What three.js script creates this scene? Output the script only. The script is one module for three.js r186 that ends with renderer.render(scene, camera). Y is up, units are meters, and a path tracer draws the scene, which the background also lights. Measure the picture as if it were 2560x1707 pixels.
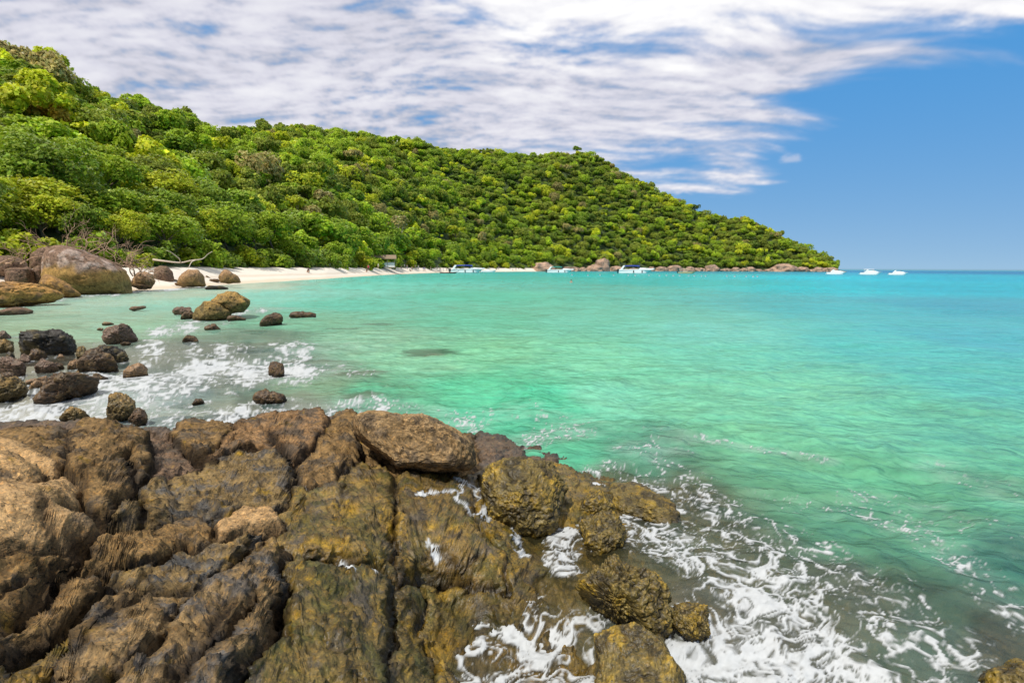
import * as THREE from 'three';
import { mergeGeometries, mergeVertices } from 'three/addons/utils/BufferGeometryUtils.js';
import { MarchingCubes } from 'three/addons/objects/MarchingCubes.js';
import { createNoise3D, createNoise2D } from 'simplex-noise';

// ------------------------------------------------------------------ camera, sky, sun, exposure
const W0 = 2560, H0 = 1707, F0 = 1421, CAM_H = 2.4;         // photograph size, focal length in its pixels, eye above the water
const scene = new THREE.Scene();
const camera = new THREE.PerspectiveCamera(2 * Math.atan(H0 / 2 / F0) * 180 / Math.PI, 1024 / 682, 0.1, 20000);
camera.position.set(0, CAM_H, 0);
camera.rotation.order = 'YXZ';
camera.rotation.x = -Math.atan((H0 / 2 - 669.5) / F0);
camera.rotation.z = 0.0051;
camera.updateMatrixWorld(true);
camera.updateProjectionMatrix();

const renderer = new THREE.WebGLRenderer({ antialias: true });
renderer.toneMapping = THREE.LinearToneMapping;
renderer.toneMappingExposure = 1.08;
renderer.shadowMap.enabled = true;

function rng(seed) { let s = seed >>> 0; return () => { s = (s + 0x6d2b79f5) | 0; let t = Math.imul(s ^ (s >>> 15), 1 | s); t = (t + Math.imul(t ^ (t >>> 7), 61 | t)) ^ t; return ((t ^ (t >>> 14)) >>> 0) / 4294967296; }; }
const N3 = createNoise3D(rng(11)), N2 = createNoise2D(rng(23));
const { clamp, lerp, smoothstep } = THREE.MathUtils;
const ss = (a, b, x) => { const t = Math.min(1, Math.max(0, (x - a) / (b - a))); return t * t * (3 - 2 * t); };
function fbm3(x, y, z, oct, gain = 0.5) { let s = 0, a = 1, n = 0; for (let i = 0; i < oct; i++) { s += a * N3(x, y, z); n += a; a *= gain; x *= 2.03; y *= 2.03; z *= 2.03; } return s / n; }
function fbm2(x, y, oct, gain = 0.5) { let s = 0, a = 1, n = 0; for (let i = 0; i < oct; i++) { s += a * N2(x, y); n += a; a *= gain; x = x * 2.03 + 3.1; y = y * 2.03 - 1.7; } return s / n; }
const lin = (c) => { c /= 255; return c <= 0.04045 ? c / 12.92 : Math.pow((c + 0.055) / 1.055, 2.4); };
const piece = (tab, x) => { if (x <= tab[0][0]) return tab[0][1]; for (let i = 1; i < tab.length; i++) if (x <= tab[i][0]) { const t = (x - tab[i - 1][0]) / (tab[i][0] - tab[i - 1][0]); return lerp(tab[i - 1][1], tab[i][1], t); } return tab[tab.length - 1][1]; };

{ // the sky: clear blue to the right, a sheet of broken altocumulus over the hill and overhead
  const W = 3072, H = 1536, data = new Float32Array(W * H * 4);
  const lowEdge = [[-180, -5], [-60, -5], [4, -5], [8, 2.5], [13, 5.2], [19, 6.2], [22, 7.6], [25, 10.5], [29, 13.5], [36, 15.5], [42, 14.5], [60, 18], [100, 32], [140, 30], [165, 0], [180, -5]];
  for (let row = H / 2 - 40; row < H; row++) {
    const up = ((row + 0.5) / H - 0.5) * Math.PI, el = up * 180 / Math.PI, y = Math.sin(up);
    for (let col = 0; col < W; col++) {
      const ro = ((col + 0.5) / W - 0.5) * 2 * Math.PI, x = Math.cos(ro) * Math.cos(up), z = Math.sin(ro) * Math.cos(up);
      const az = Math.atan2(x, -z) * 180 / Math.PI, e = Math.max(el, 0);
      const k = Math.pow(1 - Math.exp(-e / 9.5), 0.9);
      let r = lerp(0.31, 0.04, k), g = lerp(0.50, 0.268, k), b = lerp(0.69, 0.645, k);
      const up2 = ss(25, 90, e); r *= lerp(1, 0.8, up2); g *= lerp(1, 0.8, up2); b *= lerp(1, 0.85, up2);
      let a = 0, bright = 0.7;
      if (y > 0.005) {
        const q = 1 / (y + 0.2), px = x * q, pz = z * q;
        const wx = px + 0.10 * N3(px * 1.3, pz * 1.3, 3.3) + 0.2 * pz, wz = pz + 0.05 * N3(px * 1.3, pz * 1.3, 7.7) - 0.04 * px;
        const streak = fbm3(wx * 0.9, wz * 4.2, 1.5, 4, 0.55);
        const puff = fbm3(wx * 5.5, wz * 13, 5.1, 5, 0.62), mid = fbm3(wx * 2.2, wz * 5.5, 15.1, 4, 0.55);
        const big = fbm3(wx * 0.7, wz * 1.4, 9.2, 3, 0.5);
        const edge = piece(lowEdge, az), d = (el - edge) / (2.0 + 0.06 * e) + streak * 1.7 + big * 0.9;
        const wisp = fbm3(wx * 0.5 + wz * 1.1, wz * 3.2 - wx * 0.9, 31.5, 5, 0.6); const sheet = ss(-1.2, 2.9, d + 1.3 * wisp * ss(0, 20, az));
        // white thick bank high up to the right of the middle
        const bank = ss(-0.6, 2.4, (el - piece([[-180, 60], [-30, 34], [-18, 25], [0, 17.5], [12, 16.5], [22, 18.8], [30, 18.8], [36, 17.6], [42, 15.6], [60, 16], [100, 40], [180, 60]], az)) / lerp(2.4, 0.9, ss(12, 30, az)) + streak * 0.8 + mid * 0.9 + puff * 0.5);
        let dens = sheet * (0.80 + lerp(0.36, 0.6, ss(10, -12, az)) * puff + 0.42 * mid + 0.26 * streak + 0.2 * big + 0.1 * ss(8, -15, az));
        dens = Math.max(dens, bank * (1.0 + 0.25 * puff));
        a = ss(0.08, 0.92, dens) * 0.97;
        bright = 0.55 + 0.15 * ss(0.4, 1.2, dens) + 0.13 * mid + 0.09 * puff + 0.24 * bank + 0.13 * ss(-8, 12, az) * ss(17, 7, e);
        if (el > 35) bright *= lerp(1, 0.9, ss(35, 90, el));
        // two small stray clouds in the blue
        for (const [ca, ce, wa, we, st] of [[25.4, 9.6, 0.8, 0.4, 0.42], [14.5, 7.4, 4.5, 0.45, 0.65]]) {
          const da = (az - ca) / wa, de = (el - ce + (az - ca) * -0.02) / we, n = fbm3(az * 0.8, el * 2.2, 4.4, 4);
          const s = ss(0.1, 1.0, Math.exp(-(da * da + de * de)) * 1.1 + n * 0.9 * Math.exp(-(da * da + de * de) * 0.4)) * st;
          if (s > a) { a = s; bright = 0.7; }
        }
        a *= ss(0.0, 3.0, el + 0.5);
      }
      const i = (row * W + col) * 4;
      data[i] = lerp(r, bright * 0.985 * 1.02, a); data[i + 1] = lerp(g, bright * 0.995, a); data[i + 2] = lerp(b, Math.min(bright * 1.12, bright * 0.72 + 0.265), a); data[i + 3] = 1;
    }
  }
  for (let i = 0; i < (H / 2 - 40) * W * 4; i += 4) { data[i] = 0.12; data[i + 1] = 0.26; data[i + 2] = 0.26; data[i + 3] = 1; }
  const t = new THREE.DataTexture(data, W, H, THREE.RGBAFormat, THREE.FloatType);
  t.magFilter = THREE.LinearFilter; t.mapping = THREE.EquirectangularReflectionMapping; t.needsUpdate = true;
  scene.background = t; scene.environment = t;
}
const sun = new THREE.DirectionalLight(new THREE.Color(1, 0.95, 0.86), 4.0);
sun.name = 'sun';
sun.position.set(-34, 104, 56);
sun.castShadow = true;
Object.assign(sun.shadow.camera, { left: -500, right: 700, top: 400, bottom: -800, near: 1, far: 2500 });
sun.position.multiplyScalar(8);
sun.shadow.radius = 1.5;
scene.add(sun, sun.target);

// ------------------------------------------------------------------ helpers
const CAM = new THREE.Vector3(0, CAM_H, 0);
const ray = (u, v) => new THREE.Vector3((u / W0) * 2 - 1, 1 - (v / H0) * 2, 0.5).unproject(camera).sub(CAM).normalize();
const onPlane = (u, v, h = 0) => { const d = ray(u, v), t = (h - CAM_H) / d.y; return new THREE.Vector3(d.x * t, h, d.z * t); };
const azOf = (u) => { const d = ray(u, 669); return Math.atan2(d.x, -d.z); };
const names = new Map();
function numbered(name) { const n = names.get(name) ?? 0; names.set(name, n + 1); return n ? `${name}_${String(n).padStart(3, '0')}` : name; }
function tag(o, label, category, group, kind) { o.userData = {}; if (label) o.userData.label = label; if (category) o.userData.category = category; if (group) o.userData.group = group; if (kind) o.userData.kind = kind; return o; }
function add(o, name, label, category, group, kind) { o.name = numbered(name); tag(o, label, category, group, kind); scene.add(o); return o; }
function part(parent, name, geo, mat, label) { const m = new THREE.Mesh(geo, mat); m.name = name; m.castShadow = m.receiveShadow = true; if (label) m.userData.label = label; parent.add(m); return m; }
function boxUV(g, scale = 1) { // picks the plane of each face for its texture; vertices are doubled only where the plane changes
  const P = g.attributes.position.array, N = g.attributes.normal.array, C = g.attributes.color.array, I = g.index.array, keys = new Map(), p = [], n = [], c = [], u = [], out = [], s = g.attributes.color.itemSize;
  for (let t = 0; t < I.length; t += 3) {
    const a = I[t] * 3, b = I[t + 1] * 3, d = I[t + 2] * 3, ex = P[b] - P[a], ey = P[b + 1] - P[a + 1], ez = P[b + 2] - P[a + 2], fx = P[d] - P[a], fy = P[d + 1] - P[a + 1], fz = P[d + 2] - P[a + 2];
    const nx = Math.abs(ey * fz - ez * fy), ny = Math.abs(ez * fx - ex * fz), nz = Math.abs(ex * fy - ey * fx), ax = ny >= nx && ny >= nz ? 1 : nx > nz ? 0 : 2;
    for (let k = 0; k < 3; k++) { const v = I[t + k], key = v * 3 + ax; let m = keys.get(key); if (m === undefined) { m = keys.size; keys.set(key, m); const x = P[v * 3], y = P[v * 3 + 1], z = P[v * 3 + 2]; p.push(x, y, z); n.push(N[v * 3], N[v * 3 + 1], N[v * 3 + 2]); for (let q = 0; q < s; q++) c.push(C[v * s + q]); if (ax === 1) u.push(x * scale, z * scale); else if (ax === 0) u.push(z * scale, y * scale + 0.37); else u.push(x * scale + 0.21, y * scale); } out.push(m); }
  }
  const r = new THREE.BufferGeometry(); r.setAttribute('position', new THREE.Float32BufferAttribute(p, 3)); r.setAttribute('normal', new THREE.Float32BufferAttribute(n, 3)); r.setAttribute('color', new THREE.Float32BufferAttribute(c, s)); r.setAttribute('uv', new THREE.Float32BufferAttribute(u, 2)); r.setIndex(out); return r;
}
const shade = (m) => { m.castShadow = true; m.receiveShadow = true; return m; };

// ------------------------------------------------------------------ textures and materials
function tile(n, fn, srgb = false, ch = 1) { // fn(x, y) on a torus, 0..1, returns value or [r, g, b]
  const d = new Uint8Array(n * n * 4);
  for (let j = 0; j < n; j++) for (let i = 0; i < n; i++) {
    const v = fn(i / n, j / n), o = (j * n + i) * 4;
    for (let c = 0; c < 3; c++) d[o + c] = clamp((Array.isArray(v) ? v[c] : v) * 255, 0, 255);
    d[o + 3] = 255;
  }
  const t = new THREE.DataTexture(d, n, n); t.wrapS = t.wrapT = THREE.RepeatWrapping; t.magFilter = THREE.LinearFilter;
  if (srgb) t.colorSpace = THREE.SRGBColorSpace;
  t.needsUpdate = true; return t;
}
// periodic noise by lattice hashing
const hash = (x, y, s) => { let h = Math.imul(x, 374761393) + Math.imul(y, 668265263) + Math.imul(s, 974634777); h = Math.imul(h ^ (h >>> 13), 1274126177); return ((h ^ (h >>> 16)) >>> 0) / 4294967296; };
function pn(x, y, p, s) { x *= p; y *= p; const ix = Math.floor(x), iy = Math.floor(y), fx = x - ix, fy = y - iy, sx = fx * fx * (3 - 2 * fx), sy = fy * fy * (3 - 2 * fy), m = (a) => ((a % p) + p) % p;
  return lerp(lerp(hash(m(ix), m(iy), s), hash(m(ix + 1), m(iy), s), sx), lerp(hash(m(ix), m(iy + 1), s), hash(m(ix + 1), m(iy + 1), s), sx), sy); }
const pf = (x, y, p, s, o, g = 0.5) => { let v = 0, a = 1, n = 0; for (let i = 0; i < o; i++) { v += a * pn(x, y, p << i, s + i); n += a; a *= g; } return v / n; };
const texGrain = tile(1024, (x, y) => { // speckled granite: pale and dark grains on a middle tone
  const g = pf(x, y, 24, 3, 5, 0.7), s = pn(x, y, 120, 40), q = pn(x, y, 70, 50), w = pf(x, y, 6, 9, 4);
  let v = 0.60 + (g - 0.5) * 0.75 + (w - 0.5) * 0.35; let r = v, gg = v, b = v;
  if (s > 0.78) { r += 0.3; gg += 0.24; b += 0.14; } if (q > 0.82) { r += 0.25; gg += 0.15; b += 0.02; } if (q < 0.17) { r -= 0.3; gg -= 0.28; b -= 0.24; } if (s < 0.14) { r -= 0.25; gg -= 0.22; b -= 0.2; }
  return [clamp(r, 0.12, 1), clamp(gg, 0.12, 1), clamp(b, 0.12, 1)];
}, false);
const texRockBump = tile(1024, (x, y) => { const a = pf(x, y, 10, 5, 6, 0.6), c = pf(x, y, 40, 15, 4, 0.6); const ridge = 1 - Math.abs(pf(x, y, 5, 25, 4) - 0.5) * 6; return 0.5 * a + 0.35 * c + 0.15 * clamp(ridge, 0, 1); });
const texRipple = tile(1024, (x, y) => {
  const wx = x + 0.03 * (pf(x, y, 4, 71, 3) - 0.5), wy = y + 0.06 * (pf(x, y, 4, 75, 3) - 0.5);
  return 0.5 * pf(wx, wy, 6, 61, 3, 0.5) + 0.32 * (1 - Math.abs(pf(wx, wy, 9, 65, 3) * 2 - 1)) + 0.18 * pf(wx, wy, 40, 69, 3); });
const texSand = tile(512, (x, y) => 0.8 + 0.2 * pf(x, y, 16, 81, 6, 0.75));
function rockMat(name, rough, bump = 0.02, spec = 0.5) {
  const map = texGrain.clone(), bm = texRockBump.clone(); map.needsUpdate = bm.needsUpdate = true;
  return new THREE.MeshPhysicalMaterial({ name, vertexColors: true, roughness: rough, map, bumpMap: bm, bumpScale: bump, specularIntensity: spec });
}
const mDryRock = rockMat('dry rock', 0.9, 0.03, 0.3), mWetRock = rockMat('wet rock', 0.46, 0.022, 0.6);
const mBoulder = new THREE.MeshPhysicalMaterial({ name: 'boulder granite', vertexColors: true, roughness: 0.8, map: (() => { const t = texGrain.clone(); t.repeat.set(0.4, 0.4); return t; })(), bumpMap: (() => { const t = texRockBump.clone(); t.repeat.set(0.4, 0.4); return t; })(), bumpScale: 0.02, specularIntensity: 0.4 });

// ------------------------------------------------------------------ shape of the land, in polar form round the viewpoint
const UA = []; for (let u = -1200; u <= 2200; u += 20) UA.push([azOf(u), u]);
const uOfAz = (a) => piece(UA, a);
const S2 = 1.0884;   // one reading of the photograph was taken at 2352 pixels
const skyline = [[-1200, -120], [-300, 60], [0, 132], [60, 160], [130, 172], [200, 198], [260, 220], [330, 240], [400, 268], [450, 274], [500, 298], [530, 312], [600, 306], [680, 298], [760, 294], [830, 304], [900, 321], [980, 324], [1050, 341], [1130, 338], [1200, 346], [1280, 346], [1330, 341], [1370, 351], [1420, 389], [1500, 426], [1580, 468], [1650, 492], [1710, 497], [1760, 522], [1830, 560], [1880, 590], [1910, 612], [1928, 618], [2400, 640]].map(([x, y]) => [x * S2, y * S2]);
const shoreR = [[-1200, 48], [-300, 57], [0, 63], [170, 63], [330, 66], [435, 71], [520, 80], [610, 90], [710, 102], [816, 123], [925, 163], [1034, 225], [1132, 290], [1252, 355], [1330, 395], [1500, 470], [1700, 550], [1900, 620], [2060, 660], [2200, 690]];
const beachW = [[-1200, 12], [0, 12], [300, 15], [400, 19], [600, 24], [800, 24], [1000, 28], [1250, 22], [1340, 10], [1400, 6], [2200, 5]];
const ridgeR = [[-1200, 150], [-300, 190], [0, 225], [300, 300], [550, 400], [800, 500], [1100, 590], [1450, 690], [1700, 720], [1900, 730], [2060, 715], [2200, 705]];
const TREE_H = 7.5;
const uEnd = 2096;
function land(az) {
  const u = uOfAz(az), rs = piece(shoreR, u), d = ray(u, piece(skyline, u)), rr = piece(ridgeR, u);
  const hr = CAM_H + rr * d.y / Math.hypot(d.x, d.z) - TREE_H * ss(uEnd, uEnd - 260, u) - 1.0;
  return { u, rs, rt: rs + piece(beachW, u), rr, hr: Math.max(hr, 0.5), off: u > uEnd ? ss(uEnd, uEnd + 60, u) : 0 };
}
function landY(az, r, L = land(az)) {
  const { rs, rt, rr, hr } = L; let y;
  const berm = L.u < 1330 ? 2.3 : lerp(2.3, 1.2, ss(1330, 1450, L.u));
  if (r < rs) y = -Math.min(2.6, (rs - r) * 0.035 + Math.pow(Math.max(0, (rs - r) - 10) * 0.02, 1.2));
  else if (r < rt) { const t = (r - rs) / (rt - rs); y = berm * (0.45 * t + 0.55 * ss(0.1, 0.9, t)); }
  else if (r < rr) { const t = (r - rt) / (rr - rt); const x = r * Math.sin(az), z = -r * Math.cos(az);
    y = berm + (hr - berm) * (0.32 * t + 0.68 * ss(-0.12, 1.06, t) - 0.68 * ss(-0.12, 1.06, 0) * (1 - t)) + 7 * N2(x * 0.011, z * 0.011) * ss(0.05, 0.3, t) * ss(1.0, 0.75, t) * ss(0, 60, hr); }
  else y = hr - (r - rr) * 0.22 - Math.pow((r - rr) * 0.02, 2);
  return lerp(y, Math.min(y, -3), L.off);
}
{
  const azA = azOf(-1150), azB = azOf(2180), NC = 460, rows = [];
  for (let i = 0; i <= 34; i++) rows.push([0, i / 34]); for (let i = 1; i <= 30; i++) rows.push([1, i / 30]); for (let i = 1; i <= 70; i++) rows.push([2, i / 70]); for (let i = 1; i <= 12; i++) rows.push([3, i / 12]);
  const NR = rows.length, sandP = [], sandC = [], hillP = [], uvs = [];
  const all = new Float32Array(NC * NR * 3), col = new Float32Array(NC * NR * 3), uv = new Float32Array(NC * NR * 2);
  for (let j = 0; j < NC; j++) {
    const az = lerp(azA, azB, j / (NC - 1)), L = land(az);
    for (let i = 0; i < NR; i++) {
      const [seg, t] = rows[i]; const r = seg === 0 ? lerp(Math.min(9, L.rs * 0.4), L.rs, Math.pow(t, 0.6)) : seg === 1 ? lerp(L.rs, L.rt, t) : seg === 2 ? lerp(L.rt, L.rr, t) : L.rr + t * 180;
      const k = j * NR + i, x = r * Math.sin(az), z = -r * Math.cos(az), sandy = seg < 2;
      let y = landY(az, r, L) + (sandy ? 0.05 * N2(x * 0.15, z * 0.15) * ss(0.2, 1, Math.abs(r - L.rs)) : 0);
      if (!isFinite(y)) y = -3;
      all.set([x, y, z], k * 3); uv.set([x, z], k * 2);
      // sand: white when dry, tan along the wet edge and at the strand line, dark brown strip along the tree line
      let c = [0.68, 0.61, 0.52]; const n = fbm2(x * 0.08, z * 0.08, 4);
      const wet = seg === 1 ? ss(0.34, 0.1, t + n * 0.06) : 1; for (let q = 0; q < 3; q++) c[q] *= lerp(1, seg === 0 ? [0.95, 0.98, 0.9][q] : [0.86, 0.78, 0.68][q], wet);
      if (seg === 1) { const strand = Math.exp(-Math.pow((t - 0.42 - 0.05 * n) / 0.05, 2)) * 0.5; c = c.map((v, q) => v * lerp(1, [0.72, 0.62, 0.5][q], strand)); const backStrip = ss(0.84, 0.98, t + n * 0.08); c = c.map((v, q) => lerp(v, [0.14, 0.09, 0.05][q], backStrip * 0.85)); }
      if (seg === 0) { const dpt = L.rs - r; const reef = ss(0.1, 0.5, fbm2(x * 0.12 + 7, z * 0.12, 4) + 0.35 * ss(16, 30, dpt) * ss(24, 12, r)) * ss(12, 22, dpt); c = c.map((v, q) => lerp(v, [0.13, 0.1, 0.06][q], reef * 0.85)); }
      if (L.u > 1350 && seg === 1) c = c.map((v, q) => lerp(v, [0.3, 0.22, 0.17][q], ss(1350, 1420, L.u)));
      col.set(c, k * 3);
    }
  }
  const sandI = [], hillI = [];
  for (let j = 0; j < NC - 1; j++) for (let i = 0; i < NR - 1; i++) { const a = j * NR + i, b = a + NR; (rows[i + 1][0] < 2 ? sandI : hillI).push(a, b + 1, b, a, a + 1, b + 1); }
  const g = new THREE.BufferGeometry(); g.setAttribute('position', new THREE.BufferAttribute(all, 3)); g.setAttribute('color', new THREE.BufferAttribute(col, 3)); g.setAttribute('uv', new THREE.BufferAttribute(uv, 2));
  g.setIndex(sandI); g.computeVertexNormals();
  const bm = texSand.clone(); bm.repeat.set(0.8, 0.8);
  add(shade(new THREE.Mesh(g, new THREE.MeshStandardMaterial({ name: 'sand', vertexColors: true, roughness: 0.95, bumpMap: bm, bumpScale: 0.03 }))), 'beach', 'white sand beach curving round the bay and running under the shallows', null, null, 'structure');
  const h = g.clone(); h.setIndex(hillI); h.deleteAttribute('color'); h.computeVertexNormals();
  add(shade(new THREE.Mesh(h, new THREE.MeshStandardMaterial({ name: 'forest floor', color: new THREE.Color(0.05, 0.075, 0.018), roughness: 1 }))), 'hill', 'steep forested hill running from the beach to the headland', null, null, 'structure');
}

// ------------------------------------------------------------------ the foreground outcrop: one height field broken into blocks
const c3 = (x, y) => [x / 1.8234, 847 + y / 1.8234];
const ctrl = [[-500, 1150, 1.25], [-500, 1600, 1.25], [40, 1150, 1.12], [60, 1300, 1.08], [20, 1480, 0.98], [20, 1700, 0.95], [330, 1130, 0.92], [300, 1270, 0.86], [400, 1110, 0.82], [-100, 1074, 0.62], [60, 1070, 0.64], [200, 1040, 0.55], [265, 1055, 0.5], [300, 1085, 0.42], [600, 1040, -0.3], [250, 1025, -0.25], [420, 1055, -0.2], [800, 1028, -0.35], [60, 1035, -0.2],
  [430, 1082, 0.08], [480, 1110, 0.36], [515, 1062, 0.3], [585, 1085, 0.1], [650, 1055, 0.62], [780, 1055, 0.62], [870, 1040, 0.62], [700, 1160, 0.62], [500, 1230, 0.72], [300, 1420, 0.84], [640, 1320, 0.68], [860, 1250, 0.56], [980, 1190, 0.5], [960, 1380, 0.5],
  [300, 1650, 0.86], [560, 1650, 0.78], [760, 1560, 0.68], [900, 1480, 0.52], [940, 1680, 0.5], [1030, 1600, 0.34], [1040, 1440, 0.4], [1100, 1250, 0.4], [1130, 1370, 0.34], [1240, 1340, 0.22], [1230, 1200, 0.2], [1300, 1440, 0.16],
  [1100, 1520, -0.05], [1250, 1515, -0.05], [1080, 1620, -0.04], [1340, 1500, -0.07], [1200, 1600, -0.08], [1350, 1560, -0.05], [1430, 1640, -0.06], [1120, 1700, -0.02], [1300, 1190, 0.27], [1420, 1280, 0.09], [1400, 1200, 0.13], [1420, 1380, -0.05], [1370, 1350, -0.05], [1240, 1420, 0.24], [1290, 1400, 0.2], [1295, 1490, -0.04], [1500, 1330, 0.0], [1500, 1220, 0.03], [1480, 1160, -0.03], [1560, 1160, -0.08], [1600, 1420, -0.12],
  [1700, 1250, -0.26], [1800, 1420, -0.28], [1750, 1600, -0.2], [2000, 1650, -0.25], [2050, 1350, -0.38], [2300, 1550, -0.36], [2500, 1690, -0.12], [2600, 1600, -0.3], [1250, 1060, -0.5], [1450, 1060, -0.55], [1900, 1120, -0.7], [2200, 1200, -0.7], [2560, 1350, -0.7],
  [1080, 1010, -0.5], [900, 1000, -0.5], [700, 1020, -0.45], [500, 1030, -0.35], [350, 1035, -0.3], [150, 1015, -0.25], [-300, 1000, 0.2], [600, 950, -0.5], [200, 950, -0.35], [900, 930, -0.8], [1400, 980, -0.95], [1900, 1000, -1.1], [2500, 1100, -1.1], [300, 2600, 0.8], [1500, 2600, 0.1], [2600, 2400, -0.2], [-800, 2400, 1.1]];
const cp = ctrl.map(([u, v, h]) => { const p = onPlane(u, v, h); return [p.x, p.z, h]; });
const tps = (() => { // thin-plate spline through the control heights
  const n = cp.length, m = n + 3, A = [], U = (r2) => (r2 < 1e-9 ? 0 : r2 * Math.log(r2) * 0.5);
  for (let i = 0; i < m; i++) { A.push(new Float64Array(m + 1)); }
  for (let i = 0; i < n; i++) { for (let j = 0; j < n; j++) A[i][j] = U((cp[i][0] - cp[j][0]) ** 2 + (cp[i][1] - cp[j][1]) ** 2) + (i === j ? 0.03 : 0); A[i][n] = A[n][i] = 1; A[i][n + 1] = A[n + 1][i] = cp[i][0]; A[i][n + 2] = A[n + 2][i] = cp[i][1]; A[i][m] = cp[i][2]; }
  for (let c = 0; c < m; c++) { let p = c; for (let r = c + 1; r < m; r++) if (Math.abs(A[r][c]) > Math.abs(A[p][c])) p = r; [A[c], A[p]] = [A[p], A[c]]; for (let r = 0; r < m; r++) if (r !== c) { const f = A[r][c] / A[c][c]; if (f) for (let k = c; k <= m; k++) A[r][k] -= f * A[c][k]; } }
  const w = A.map((row, i) => row[m] / row[i]);
  return (x, z) => { let s = w[n] + w[n + 1] * x + w[n + 2] * z; for (let i = 0; i < n; i++) s += w[i] * U((cp[i][0] - x) ** 2 + (cp[i][1] - z) ** 2); return clamp(s, -1.3, 1.35); };
})();
const onShelf = (u, v) => { const d = ray(u, v); let t = 1.2; for (let i = 0; i < 900; i++) { const y = CAM_H + d.y * t; if (y < tps(d.x * t, d.z * t)) break; t += 0.02; } return [d.x * t, d.z * t]; };
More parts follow.
